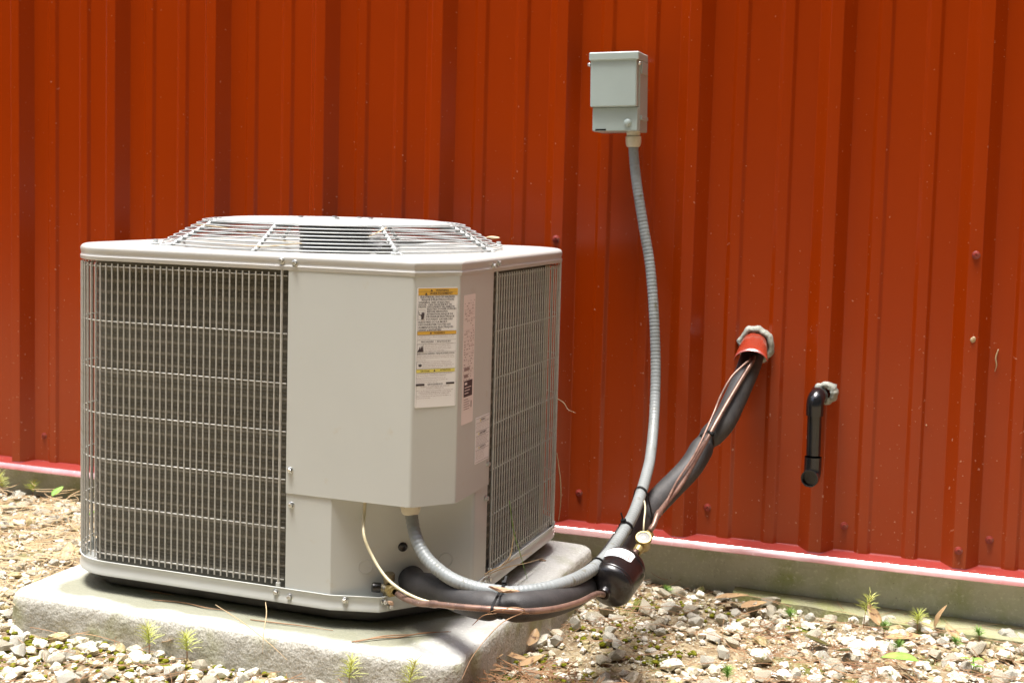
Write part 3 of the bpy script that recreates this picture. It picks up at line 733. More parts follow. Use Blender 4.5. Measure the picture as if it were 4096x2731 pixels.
# shock pictogram: hand with a lightning lead
lab.poly('lettering', [(X(x), Y(y)) for x, y in [(130, 442), (160, 442), (165, 405), (168, 378), (166, 362), (158, 360), (157, 378), (155, 354), (146, 354), (146, 378), (142, 358), (134, 360), (137, 390), (127, 376), (121, 384), (132, 412)]], .0012)
lab.poly('lettering', [(X(x), Y(y)) for x, y in [(92, 348), (112, 362), (104, 372), (122, 392), (130, 402), (110, 392), (98, 376), (106, 364), (92, 356)]], .0012)
lab.poly('lettering', [(X(x), Y(y)) for x, y in [(92, 832), (164, 832), (160, 790), (154, 750), (144, 790), (138, 752), (126, 800), (118, 765), (110, 800), (100, 815)]], .0012)
lab.poly('lettering', [(X(x), Y(y)) for x, y in [(108, 1000), (118, 1012), (140, 1012), (150, 996), (144, 976), (138, 990), (130, 968), (124, 988), (112, 975)]], .0012)
lab.done({'lettering': m_ink, 'small_print': m_ink2, 'orange_band': m_orange, 'lower_orange_band': m_orange, 'yellow_band': m_yell})
# rating plate
lab = Label('rating_label', (HW-.0010, -.2765, .6985-SLAB), (0, 1, 0), (1, 0, 0), .0525, .2245, .003, m_pink, 'narrow faded rating label beside the warning label')
random.seed(5)
y = .010
while y < .150:
    x = .004
    while x < .048:
        w_ = random.uniform(.002, .008)
        if random.random() < .55: lab.rect('print_marks', x, y, min(x+w_, .049), y+.0013, .0011)
        x += w_+random.uniform(.001, .007)
    if random.random() < .3: lab.rect('print_marks', .003, y+.0026, .0495, y+.0029, .0010)
    y += .0044
for k in range(3): lab.rect('barcode', .006, .126+k*.012, .006+.025-.007*k, .1315+k*.012, .0013) if k < 2 else None
lab.rect('black_panel', .007, .1490, .046, .1770, .0010)
for k in range(3): lab.rect('panel_lines', .010, .1600+k*.0050, .040-k*.006, .1614+k*.0050, .0014)
lab.rect('panel_lines', .010, .1520, .021, .1560, .0014)
for k in range(5): lab.rect('print_marks', .008, .181+.0042*k, .020+.018*random.random(), .1822+.0042*k, .0011)
lab.rect('barcode', .040, .186, .044, .198, .0012)
lab.done({'print_marks': m_ink2, 'barcode': m_ink2, 'black_panel': m_ink, 'panel_lines': m_pink})
# small trilingual label
lab = Label('trilingual_label', (HW-.0010, -.2088, .4762-SLAB), (0, 1, 0), (1, 0, 0), .0668, .0832, .002, m_white, 'small white three-part warning label beside the wire guard')
for i, (t, y0) in enumerate((('WARNING', .0022), ('AVERTISSEMENT', .0258), ('ADVERTENCIA', .0512))):
    wd = (.020, .034, .029)[i]; x0 = (.0668-wd)/2+.002
    lab.text('lettering', t, x0, x0+wd, y0+.0040, .0038, bold=.02)
    lab.poly('yellow_mark', [(x0-.0062, y0+.0062), (x0-.0010, y0+.0062), (x0-.0036, y0+.0016)], .0012)
    for yy in (y0, y0+.0078): lab.rect('lettering', .0015, yy, .0653, yy+.00045, .0011)
P65 = [['This product can expose you to chemicals including', 'lead and lead components, which are known to the', 'State of California to cause cancer and birth defects', 'or other reproductive harm. For more information go', 'to www.P65Warnings.ca.gov'],
 ['Ce produit peut vous exposer à des agents', 'chimiques, y compris le plomb et les composants de', "plomb, identifiés par l'État de Californie comme", 'pouvant causer le cancer et des malformations', "congénitales ou autres troubles de l'appareil", 'reproducteur. Pour de plus amples informations,'],
 ['Este producto puede exponerle a químicos que', 'incluyen plomo y componentes de plomo,', 'los cuales son conocidos en el Estado', 'de California como causantes de cáncer', 'y defectos de nacimiento u otros daños', 'reproductivos. Para mayor información,']]
for (ls, y0, dy, w1) in zip(P65, (.0122, .0355, .0608), (.0031, .0026, .0028), (.062, .060, .045)):
    for k, t in enumerate(ls): lab.text('small_print', t, .003, .003+w1*min(1, len(t)/len(max(ls, key=len))), y0+k*dy, .0017)
lab.rect('lettering', .0015, .0800, .0653, .0805, .0011)
lab.done({'lettering': m_ink, 'small_print': m_ink2, 'yellow_mark': m_yell})

# service valves of the unit
vt_, vz_ = on_diag(1555, 2330)
def uloc(u, v, yl):          # photo px (4096) on plane local y = yl -> unit local
    d = ray(u, v); P0 = uw(0, yl, 0); t = (P0-CAMP).dot(UY)/d.dot(UY); Q = CAMP+d*t-UO
    return Vector((Q.dot(UX), Q.dot(UY), Q.z-SLAB))
YV = -.318
b0 = uloc(1548, 2345, YV)
val = MB(); val.tube([uloc(1548, 2385, YV+.006), uloc(1550, 2300, YV+.004)], .0072, 12)
val.tube([uloc(1530, 2350, YV), uloc(1575, 2365, YV-.004)], .0080, 12); vo = val.obj('service_valve', unit, m_brassd, auto=35)
mb = MB(); T = axisT(uloc(1556, 2322, YV+.003), (.05, -.1, 1)); mb.lathe([(0, 0), (.0085, 0), (.0105, .002), (.0105, .012), (.0095, .0135), (0, .0135)], T, 16); mb.obj('valve_cap', vo, m_brassd, auto=35)
mb = MB(); T = axisT(uloc(1512, 2347, YV-.002), uloc(1560, 2350, YV)-uloc(1500, 2345, YV-.012)); T = axisT(uloc(1524, 2349, YV), uloc(1486, 2347, YV-.01)-uloc(1524, 2349, YV))
mb.lathe([(0, 0), (.0050, 0), (.0085, .001), (.0088, .003), (.0088, .0135), (.0078, .0160), (.004, .0170), (0, .0172)], T, 24); mb.obj('port_cap', vo, m_blk, auto=35)
dv = (uloc(1620, 2385, YV-.03)-uloc(1560, 2358, YV)).normalized()
mb = MB(); T = axisT(uloc(1558, 2358, YV-.003), dv); mb.lathe([(.006, -.002), (.0105, 0), (.0112, .002), (.0112, .0100), (.0100, .0120), (.0068, .0135), (.0068, .0185), (.0050, .0185)], T, 6); mb.obj('flare_nut', vo, m_brass, auto=35)
mb = MB(); mb.lathe([(0, .0), (.012, .0), (.013, .001), (.013, .006), (.010, .008), (0, .009)], axisT(diag(.17, .172, .004), dn), 20); mb.obj('valve_plate', unit, m_brassd, auto=35)
# dark slot with suction valve where the big pipe enters
mb = MB(); mb.tube([diag(.150, .190, -.01), diag(.155, .190, .030)], .016, 18); mb.obj('suction_stub', unit, m_brassd, auto=35)

# ================================================================== DISCONNECT BOX
bx0, bx1, by, bz0, bz1 = 1.611, 1.7195, -.130, 1.0150, 1.1850
box = empty('disconnect_box', (1.665, -RH, 1.015)); box.rotation_euler = (0, R_(-1.2), 0)
tag(box, 'small grey-green electrical disconnect box with hinged hood on the red wall', 'electrical box')
def bl(x, y, z): return (x-1.665, y+RH, z-1.015)
class BMB(MB):
    def bbox(s, x0, x1, y0, y1, z0, z1, bev=.0015):
        a = bl(x0, y0, z0); b = bl(x1, y1, z1); s.box(a[0], b[0], a[1], b[1], a[2], b[2], bev=bev)
q = BMB(); q.bbox(bx0+.004, bx1-.001, -.108, -RH-.001, bz0, bz1-.004); q.obj('enclosure', box, m_box, auto=30)
q = BMB(); q.bbox(bx0+.0015, bx1-.003, by, -.1085, 1.0670, bz1-.010, .0025); q.obj('cover', box, m_box, auto=30)
q = BMB(); q.bbox(bx0-.001, bx1+.0015, by-.0035, -.045, bz1-.0175, bz1, .002); q.obj('hood', box, m_box, auto=30)
q = BMB(); q.bbox(bx0+.005, bx1-.002, -.122, -.1085, bz0, 1.0665, .0018); q.obj('lower_front', box, m_box, auto=30)
q = BMB(); q.bbox(bx1-.0012, bx1+.0022, -.100, -.040, bz0+.025, bz0+.034, .001); q.bbox(bx1-.0012, bx1+.0016, -.098, -.045, 1.140, bz1-.0178, .001); q.obj('side_rib', box, m_box)
q = MB(); q.lathe([(0, .0048), (.004, .0046), (.0072, .003), (.0086, 0)], axisT(bl(1.6955, -.122, 1.0325), (0, -1, 0)), 24); q.obj('knob', box, m_box, smooth=True)
for sx, nx in ((bx0-.001, -1), (bx1-.001, 1)):
    q = MB(); q.lathe([(0, .0062), (.0030, .0056), (.0045, .003), (.0045, 0)], axisT(bl(sx, -.122, 1.160), (nx, 0, 0)), 16); q.obj('hinge_rivet', box, m_zinc, smooth=True)
q = BMB(); q.bbox(bx0+.012, bx0+.036, -.1235, -.1215, bz0+.001, bz0+.005, .0004); q.obj('latch_slot', box, m_blk)
gx, gy = 1.7000, -.085
q = MB(); q.lathe([(.0150, 1.016), (.0150, 1.0065), (.0145, 1.0060)], Matrix.Translation((-1.665+gx, gy+RH, -1.015)), 24); q.obj('lock_ring', box, m_gland, auto=30)
q = MB(); q.lathe([(.0165, 1.0050), (.0172, 1.0040), (.0172, .9920), (.0158, .9850), (.0135, .9815), (.0100, .9810)], Matrix.Translation((-1.665+gx, gy+RH, -1.015)), 24)
q.obj('cable_gland', box, m_gland, auto=30)

# ================================================================== CONDUIT
def flex(P, r, amp, pitch, n=16):
    P = resample(cr(P, 14), .0018); out = []; L = 0
    for i, p in enumerate(P):
        ph = (i*.0018/pitch) % 1; out.append(r+amp*(1 if ph < .62 else -1.0 if ph > .72 else (0)))
    return P, out
cp = [aty(1455, 322, -.085), aty(1456, 360, -.085), aty(1463, 425, -.088), aty(1478, 520, -.093), aty(1493, 610, -.10), aty(1502, 720, -.115), aty(1506, 840, -.135), aty(1503, 950, -.18), aty(1495, 1040, -.27), aty(1486, 1085, -.35), aty(1468, 1145, -.45), aty(1447, 1196, -.54), aty(1396, 1273, -.68), aty(1343, 1318, -.78), aty(1273, 1346, -.865), aty(1189, 1360, -.915), aty(1136, 1357, -.925), aty(1080, 1346, -.925), aty(1028, 1323, -.915), aty(980, 1281, -.888), aty(955, 1232, -.872)]
cp += [uw(.3178, -.310, .325)]
P, rr = flex([Vector(p) for p in cp], .0110, .00030, .0080)
mb = MB(); mb.tube(P, rr, 16); o = mb.obj('flexible_conduit', None, m_conduit, auto=60, fix=False)
tag(o, 'grey flexible electrical conduit looping from the wall box down to the air conditioner', 'conduit')
mb = MB(); mb.lathe([(.0165, .3440), (.0172, .340), (.0172, .3290), (.0160, .3230), (.0138, .3195), (.0100, .3190)], Matrix.Translation((.3178, -.310, -SLAB)), 28)
for k in range(14):
    a = 2*PI*k/14; mb.box(-.0012, .0012, -.0008, .0008, -.0075, .0, Matrix.Translation((.3178+.0170*math.cos(a), -.310+.0170*math.sin(a), .3390-SLAB)) @ Matrix.Rotation(a, 4, 'Z'))
mb.obj('cable_gland', unit, m_gland, auto=30)

# ================================================================== INSULATED SUCTION PIPE
pp = [uw(.300, -.262, .190), uw(.330, -.300, .192), aty(1010, 1352, -.875), aty(1060, 1374, -.915), aty(1105, 1388, -.935), aty(1150, 1392, -.945), aty(1210, 1392, -.925), aty(1280, 1378, -.86), aty(1345, 1345, -.74), aty(1395, 1295, -.60), aty(1440, 1232, -.48), aty(1478, 1185, -.40), aty(1530, 1130, -.32), aty(1586, 1072, -.255), aty(1622, 1014, -.205), aty(1660, 972, -.175), aty(1689, 915, -.135), aty(1712, 862, -.100), aty(1722, 836, -.072), aty(1729, 814, -.040), aty(1732, 803, -.004)]
P = resample(cr([Vector(p) for p in pp], 12), .004)
ties_i = []
def near_i(Q): return min(range(len(P)), key=lambda i: (P[i]-Q).length)
pin = [(aty(1155, 1392, -.94), .0065), (aty(1621, 1012, -.205), .0048), (aty(1472, 1192, -.41), .003)]
pin_i = [(near_i(q), a) for q, a in pin]
rr = []
for i in range(len(P)):
    r = .0242 if i < len(P)*.55 else .0250
    for j, a in pin_i: r -= a*math.exp(-((i-j)*.004/.012)**2)
    rr.append(r+.0005*noise.noise((i*.05, 0, 0)))
mb = MB(); mb.tube(P, rr, 28); o = mb.obj('insulated_pipe', None, m_foam, auto=60, fix=False); SP = P
tag(o, 'thick black foam-insulated refrigerant pipe curving from the unit up to the wall', 'pipe')
# ================================================================== FILTER DRIER
fa, fb = aty(1388, 1362, -.762), aty(1445, 1286, -.655)
fdir = (fb-fa).normalized(); FLEN = (fb-fa).length
drier = empty('filter_drier', (0, 0, 0)); drier.location = fa; tag(drier, 'fat black cylindrical filter canister with a white label in the copper line', 'filter canister')
T = axisT((0, 0, 0), fdir); RD = .0412
bd = FLEN
mb = MB(); mb.lathe([(.006, -.004), (.010, -.004), (.0115, .0), (.0115, .004), (.016, .008), (.0225, .011), (.033, .0145), (.0385, .0195), (.0412, .026), (.0412, .0285), (.0404, .0295), (.0412, .0305), (.0412, .0325), (.0412, bd-.034), (.0404, bd-.033), (.0412, bd-.032), (.0412, bd-.026), (.0385, bd-.019), (.031, bd-.013), (.015, bd-.008), (.010, bd-.002), (.006, bd)], T, 56)
mb.obj('canister', drier, m_blk, auto=40)
toc = (CAMP-fa).normalized(); u1 = (Vector((0, 0, 1))-fdir*fdir.z).normalized(); u2 = fdir.cross(u1)
def dpt(h, ang, r): return fdir*h+(u1*math.cos(ang)+u2*math.sin(ang))*r
ca_ = math.atan2(toc.dot(u2), toc.dot(u1)); hm = bd*.58
sgn = 1 if RT.dot(u2) > 0 else -1
def strip(name, m, h0, h1, a0, a1, r, n=20, par=drier):
    V = []; F = []
    for i in range(n+1):
        a = a0+(a1-a0)*i/n
        e = .004*(1 if i in (0, n) else .3 if i in (1, n-1) else 0)
        V += [dpt(h0+e, a, r), dpt(h1-e, a, r)]
    for i in range(n): F.append((2*i, 2*i+2, 2*i+3, 2*i+1))
    me = mesh(name, V, F, True); return link(name, me, par, m)
a0, a1 = -.95, .72
lb = strip('drier_label', m_white, hm-.009, hm+.0175, sgn*a0, sgn*a1, RD+.0004)
for a, h in ((.02, .012), (-.12, -.001)):
    q = MB(); q.add([dpt(hm+h, sgn*a, RD+.0008), dpt(hm+h-.003, sgn*(a+.035), RD+.0008), dpt(hm+h-.003, sgn*(a-.035), RD+.0008)], [(0, 1, 2)]); q.obj('arrow_mark', lb, m_ink)
V, F = text_mesh('R2', .01)
q = MB(); q.add([dpt(hm+.0055+(v.y-.3)*.007, sgn*(.10+v.x*.16), RD+.0008) for v in V], F); q.obj('lettering', lb, m_ink, fix=False)
for k in range(7): strip('print_mark', m_ink2, hm-.004+k*.0030-.0003, hm-.004+k*.0030+.0003, sgn*.42, sgn*(.58-.01*k), RD+.0007, 4, lb)
# ================================================================== COPPER LIQUID LINE (valve -> drier, drier -> sight glass -> wall)
vl = uw(*uloc(1590, 2375, YV-.018).to_tuple()[:2], uloc(1590, 2375, YV-.018).z+SLAB)
c1 = [vl, aty(932, 1375, -.925), aty(962, 1385, -.955), aty(1000, 1387, -.975), aty(1060, 1393, -.995), aty(1140, 1399, -1.00), aty(1210, 1403, -.985), aty(1275, 1397, -.94), aty(1330, 1382, -.87), aty(1368, 1364, -.80), fa-fdir*.004]
mb = MB(); P = resample(cr(c1, 12), .004); mb.tube(P, [.0050+(.0012 if abs((p-aty(994, 1387, -.975)).length) < .009 else 0) for p in P], 14)
lline = empty('copper_liquid_line', vl); tag(lline, 'brown copper tube sweeping low from the brass valve to the black canister', 'copper pipe')
def off(mb, o): mb.V = [tuple(Vector(v)-Vector(o)) for v in mb.V]; return mb
off(mb, vl).obj('tube', lline, m_cu, smooth=True, fix=False)
sg = aty(1478, 1242, -.600)
c2 = [fb-fdir*.004, fb+fdir*.012, sg+(fb-sg).normalized()*.030]
cuw = [sg+(aty(1505, 1200, -.57)-sg).normalized()*.024, aty(1502, 1205, -.575), aty(1512, 1180, -.55), aty(1538, 1145, -.47), aty(1567, 1108, -.40), aty(1613, 1027, -.275), aty(1640, 979, -.225), aty(1677, 915, -.175), aty(1706, 866, -.138), aty(1728, 830, -.108), aty(1732, 814, -.06), aty(1733, 800, -.01)]
upper = empty('copper_wall_line', fb); tag(upper, 'copper tube climbing from the brass sight glass to the hole in the wall', 'copper pipe')
q = MB(); q.tube(cr(c2, 6), [.0052]*len(cr(c2, 6)), 14); off(q, fb).obj('stub_tube', upper, m_cu, smooth=True, fix=False)
q = MB(); P = resample(cr(cuw, 12), .004); q.tube(P, [.0048+(.0014 if (p-aty(1512, 1180, -.55)).length < .010 else 0) for p in P], 14); off(q, fb).obj('tube', upper, m_cu, smooth=True, fix=False)
CW = P
# sight glass
sd = (Vector((0, 0, 1))*.72+(CAMP-sg).normalized()*.60).normalized()
axd = (cuw[0]-c2[-1]).normalized(); sd = (sd-axd*sd.dot(axd)).normalized()
sgo = empty('sight_glass', sg); tag(sgo, 'round brass sight glass in the copper line above the canister', 'sight glass')
q = MB(); q.lathe([(0, -.0175), (.0115, -.0175), (.0125, -.016), (.0135, .002), (.0150, .004), (.0150, .0100), (.0142, .0112), (.0120, .0112), (.0115, .0095)], axisT((0, 0, 0), sd), 32)
q.obj('body', sgo, m_brass, auto=35)
q = MB(); q.lathe([(0, .0102), (.0118, .0100)], axisT((0, 0, 0), sd), 32); q.obj('lens', sgo, m_glass, smooth=True)
q = MB(); q.lathe([(0, .0108), (.0032, .0107)], axisT((0, 0, 0), sd), 20); q.obj('indicator_dot', sgo, m_gland, smooth=True)
for sgn_ in (-1, 1):
    q = MB(); q.lathe([(.0070, .010), (.0092, .0115), (.0092, .0210), (.0080, .0260), (.0055, .0270)], axisT((0, 0, -.003), axd*sgn_), 20); q.obj('flare_end', sgo, m_brass, auto=35)
# thin copper tube tied along the pipe
tt = [aty(1724, 816, -.07), aty(1722, 826, -.112), aty(1708, 838, -.135), aty(1680, 866, -.165), aty(1656, 908, -.19), aty(1640, 947, -.215), aty(1612, 1010, -.28), aty(1590, 1052, -.34), aty(1555, 1105, -.42), aty(1532, 1150, -.49), aty(1508, 1190, -.53), aty(1490, 1215, -.55)]
q = MB(); q.tube(cr([Vector(p) for p in tt], 10), .0023, 10); o = q.obj('thin_copper_tube', None, m_cu, smooth=True, fix=False); tag(o, 'thin copper tube bowed out beside the thicker copper line near the wall', 'copper tube')
# thermostat cable
wc = [uw(.2352, -.318, .346), uw(.2360, -.322, .318), aty(836, 1228, -.90), aty(856, 1278, -.905), aty(884, 1322, -.915), aty(915, 1350, -.925), aty(955, 1372, -.935), aty(1000, 1386, -.945), aty(1040, 1396, -.935), aty(1075, 1400, -.90), aty(1110, 1396, -.86)]
q = MB(); q.tube(cr([Vector(p) for p in wc], 10), .0026, 12); o = q.obj('control_cable', None, m_cream, smooth=True, fix=False); tag(o, 'thin cream control cable hanging from under the control panel', 'cable')
wc2 = [aty(1478, 1235, -.575), aty(1479, 1200, -.57), aty(1482, 1165, -.53), aty(1478, 1142, -.40)]
q = MB(); q.tube(cr([Vector(p) for p in wc2], 8), .0017, 8); o = q.obj('control_cable', None, m_cream, smooth=True, fix=False); tag(o, 'short cream cable end standing up behind the brass sight glass', 'cable')

# ================================================================== ZIP TIES
def tie(name_lbl, centers, d, w=.0045, t=.0013, head=None, pad=.0012):
    """band hugging the union of circles (c, r) in the plane normal to d"""
    d = Vector(d).normalized(); a = (RT-d*RT.dot(d)).normalized(); b = d.cross(a); c0 = sum((c for c, r in centers), Vector())/len(centers)
    pts = []
    for k in range(48):
        q = 2*PI*k/48; e = a*math.cos(q)+b*math.sin(q)
        pts.append(max((c-c0).dot(e)+r for c, r in centers)+pad)
    poly = []
    for k in range(48):
        q = 2*PI*k/48; q2 = 2*PI*(k+1)/48; h, h2 = pts[k], pts[(k+1) % 48]; det = math.sin(q2-q)
        x = (h*math.sin(q2)-h2*math.sin(q))/det; y = (h2*math.cos(q)-h*math.cos(q2))/det; poly.append((x, y))
    rt = empty('zip_tie', c0); tag(rt, name_lbl, 'cable tie')
    mb = MB(); V = []; F = []
    for x, y in poly:
        p = a*x+b*y; e = p.normalized()
        for s, h in ((-1, 0), (1, 0), (1, t), (-1, t)): V.append(p+d*(w/2*s)+e*h)
    for k in range(48):
        for j in range(4): F.append((k*4+j, k*4+(j+1) % 4, ((k+1) % 48)*4+(j+1) % 4, ((k+1) % 48)*4+j))
    mb.add(V, F); mb.obj('strap', rt, m_tie, auto=40)
    hq = head if head is not None else 2.2; k = int(hq/(2*PI)*48) % 48; p = a*poly[k][0]+b*poly[k][1]; e = p.normalized(); tg = d.cross(e)
    T = Matrix.Translation(p+e*.002) @ Matrix((( *tg[:],), (*d[:],), (*e[:],))).transposed().to_4x4()
    mb = MB(); mb.box(-.0045, .0045, -.0038, .0038, -.002, .0042, T, bev=.0008); mb.obj('head', rt, m_tie)
    mb = MB(); tl = .014; mb.box(-.0008, .0008, -.0018, .0018, .003, .003+tl, T); mb.obj('tail', rt, m_tie)
def at_i(P, q): i = min(range(len(P)), key=lambda i: (P[i]-q).length); return P[i], (P[min(i+2, len(P)-1)]-P[max(i-2, 0)]).normalized()
COND = resample(cr([Vector(p) for p in cp], 12), .004)
LL = resample(cr(c1, 12), .004)
for lbl, q, rs, head in (('black cable tie round pipe, conduit and copper tube below the bark chip', aty(1155, 1385, -.94), ('s', 'c', 'l'), 1.5), ('black cable tie nearest the black canister, at its left', aty(1350, 1320, -.73), ('s', 'c'), 2.4),
                 ('black cable tie with upright tail above the black canister', aty(1400, 1262, -.56), ('c',), 1.9), ('black cable tie with a stubby head where the conduit crosses the upper pipe', aty(1452, 1190, -.40), ('s', 'c'), 2.5),
                 ('black cable tie halfway up the sloping pipe near the wall', aty(1621, 1012, -.205), ('s', 'w'), -.6)):
    cs = []; d = None
    src = {'s': (SP, .0236 if 's' in rs else .02), 'c': (COND, .0114), 'l': (LL, .0050), 'w': (CW, .0048)}
    main = 's' if 's' in rs else 'c'
    p, d = at_i(src[main][0], q); 
    for k in rs:
        pk, _ = at_i(src[k][0], p); pk = pk-d*(pk-p).dot(d); rk = src[k][1]-(.0055 if k == 's' and lbl.startswith('black cable tie round') else .0065 if k == 's' and 'halfway' in lbl else 0)
        cs.append((pk, rk))
    tie(lbl, cs, d, head=head)

# ================================================================== WALL SLEEVE
hole = aty(1733, 792, -.012)
slv = empty('pipe_sleeve', (hole.x, -.001, hole.z)); tag(slv, 'red hood with grey sealant where the pipes enter the wall', 'pipe sleeve')
q = MB(); V = []; F = []; n = 40
for i in range(n):
    a = 2*PI*i/n; w = 1+.13*noise.noise((math.cos(a)*3, math.sin(a)*3, 1))+.07*noise.noise((math.cos(a)*9, math.sin(a)*9, 1)); 
    for r, h in ((.0405, .002), (.0395, -.012), (.034, -.020), (.029, -.018), (.026, -.006)): V.append((r*w*math.cos(a)+.003, h*(1+.3*noise.noise((a*3, r*80, 0))), r*w*math.sin(a)*1.05))
for i in range(n):
    for k in range(4): F.append((i*5+k, i*5+k+1, ((i+1) % n)*5+k+1, ((i+1) % n)*5+k))
q.add(V, F); q.obj('sealant_ring', slv, m_caulk, smooth=True)
q = MB(); V = []; F = []; n = 28
Cb, Cf = aty(1733, 787, -.006), aty(1724, 825, -.128); O2 = Vector((hole.x, -.001, hole.z))
for j in range(7):
    t = j/6; c = Cb.lerp(Cf, t)-O2; rx = .027+.009*t**.8; rz = .029-.011*t
    for i in range(n+1):
        a = R_(-4)+R_(188)*i/n; V.append(c+Vector((rx*math.cos(a), .012*math.sin(a)*(1-t), rz*math.sin(a)-.004*t*abs(math.cos(a))**3)))
for j in range(6):
    for i in range(n): F.append((j*(n+1)+i, j*(n+1)+i+1, (j+1)*(n+1)+i+1, (j+1)*(n+1)+i))
q.add(V, F); o = q.obj('red_hood', slv, m_sleeve, smooth=True); md = o.modifiers.new('thick', 'SOLIDIFY'); md.thickness = .0012

# ================================================================== DRAIN PIPE
pe = aty(1873, 915, -.075); pe2 = aty(1869, 1065, -.075); 
drn = empty('drain_pipe', (pe.x, -.02, pe.z)); tag(drn, 'black plastic drain pipe with two elbows sticking out of the wall', 'drain pipe')
O_ = Vector((pe.x, -.02, pe.z))
def bend(a, b, c, n=10): return [a*(1-t)**2+b*2*t*(1-t)+c*t*t for t in [i/n for i in range(n+1)]]
hx = aty(1887, 900, -.02)
q = MB(); wp = Vector((hx.x, -.006, hx.z)); el = [wp, wp.lerp(Vector((pe.x, -.050, pe.z+.003)), .5)]+bend(Vector((pe.x+.006, -.046, pe.z+.003)), Vector((pe.x, -.080, pe.z+.006)), Vector((pe.x, -.078, pe.z-.018)))+[Vector((pe.x, -.078, pe.z-.036))]
q.tube(el, .0184, 24); off(q, O_).obj('upper_elbow', drn, m_pvc, auto=50)
bot = Vector((pe2.x-.0015, -.078, pe2.z))
q = MB(); q.tube([Vector((pe.x, -.078, pe.z-.030)), Vector((bot.x, -.078, bot.z+.02))], .0152, 24); off(q, O_).obj('straight_pipe', drn, m_pvc, auto=50)
q = MB(); od = (CAMP-bot); od.z *= .3; od.x -= .6; od.normalize()
lw = [Vector((bot.x, -.078, bot.z+.016)), Vector((bot.x, -.078, bot.z-.004))]+bend(Vector((bot.x, -.078, bot.z-.006)), Vector((bot.x, -.078, bot.z-.030)), Vector((bot.x, -.078, bot.z-.028))+od*.022)[1:]
end = lw[-1]; k0 = len(lw); q.tube(lw+[end+od*.006], .0182, 24, caps=False)
q.tube([end+od*.006, end+od*.0005, end-od*.012], [.0160, .0157, .0155], 22, caps=False)
V = []
off(q, O_).obj('lower_elbow', drn, m_pvc, auto=50)
q = MB(); q.lathe([(.0184, 0), (.0158, .0)], axisT(end+od*.006-O_, od), 22); q.lathe([(0, -.011), (.0156, -.011)], axisT(end+od*.006-O_, od), 22); q.obj('open_mouth', drn, m_pvc)
q = MB(); V = []; F = []; n = 28
for i in range(n):
    a = 2*PI*i/n; w = 1+.22*noise.noise((math.cos(a)*4, math.sin(a)*4, 7))
    for r, h in ((.027, .012), (.025, -.012), (.020, -.020), (.012, -.016)): V.append((hx.x-O_.x+.009+r*w*math.cos(a), h*(1+.5*noise.noise((a*2.5, r*90, 0)))-.004, hx.z-O_.z+r*w*math.sin(a)))
for i in range(n):
    for k in range(3): F.append((i*4+k, i*4+k+1, ((i+1) % n)*4+k+1, ((i+1) % n)*4+k))
q.add(V, F); q.obj('sealant_ring', drn, m_caulk, smooth=True)

# ================================================================== LITTER, STONES, PLANTS
def in_slab(x, y, m=0): return slx0-m < x < slx1+m and sly0-m < y < sly1+m
def project(P):
    d = Vector(P)-CAMP; w = d.dot(FW); return (CX+FPX*d.dot(RT)/w)/D2, (CY+SHY-FPX*d.dot(UPV)/w)/D2
# base rock shapes
def ico(sub):
    import bmesh
    bm = bmesh.new(); bmesh.ops.create_icosphere(bm, subdivisions=sub, radius=1); V = np.array([v.co[:] for v in bm.verts]); F = np.array([[v.index for v in f.verts] for f in bm.faces]); bm.free(); return V, F
I1, I2, I3 = ico(1), ico(2), ico(3)
def rock(seed, src, rough=.28):
    V, F = src; r = np.random.default_rng(seed); out = V.copy()
    for _ in range(9):                         # slice facets
        n = r.normal(size=3); n /= np.linalg.norm(n); h = r.uniform(.55, .85); d = out@n; k = d > h
        out[k] -= np.outer((d[k]-h)*.92, n)
    s = np.array([r.uniform(.8, 1.35), r.uniform(.7, 1.1), r.uniform(.5, .85)])
    nz = np.array([noise.noise(Vector(v*2.3)+Vector((seed*3.1, 0, 0)))*rough+noise.noise(Vector(v*6)+Vector((0, seed*2.7, 0)))*rough*.35 for v in out])
    return out*s*(1+nz[:, None]), F
def chunk(seed, n):
    """angular broken-stone shape: hull of a few random points"""
    import bmesh
    r = np.random.default_rng(1000+seed); s = np.array([r.uniform(.85, 1.4), r.uniform(.7, 1.05), r.uniform(.5, .8)]); bm = bmesh.new()
    for _ in range(n):
        d = r.normal(size=3); d /= np.linalg.norm(d); bm.verts.new(tuple(d*s*r.uniform(.8, 1.05)))
    bmesh.ops.convex_hull(bm, input=bm.verts); bmesh.ops.delete(bm, geom=[v for v in bm.verts if not v.link_faces], context='VERTS')
    bmesh.ops.triangulate(bm, faces=bm.faces); bm.verts.index_update()
    V = np.array([v.co[:] for v in bm.verts]); F = np.array([[v.index for v in f.verts] for f in bm.faces]); bm.free(); return V, F
R1 = [chunk(i, 13) for i in range(18)]; R2_ = [chunk(50+i, 20) for i in range(18)]
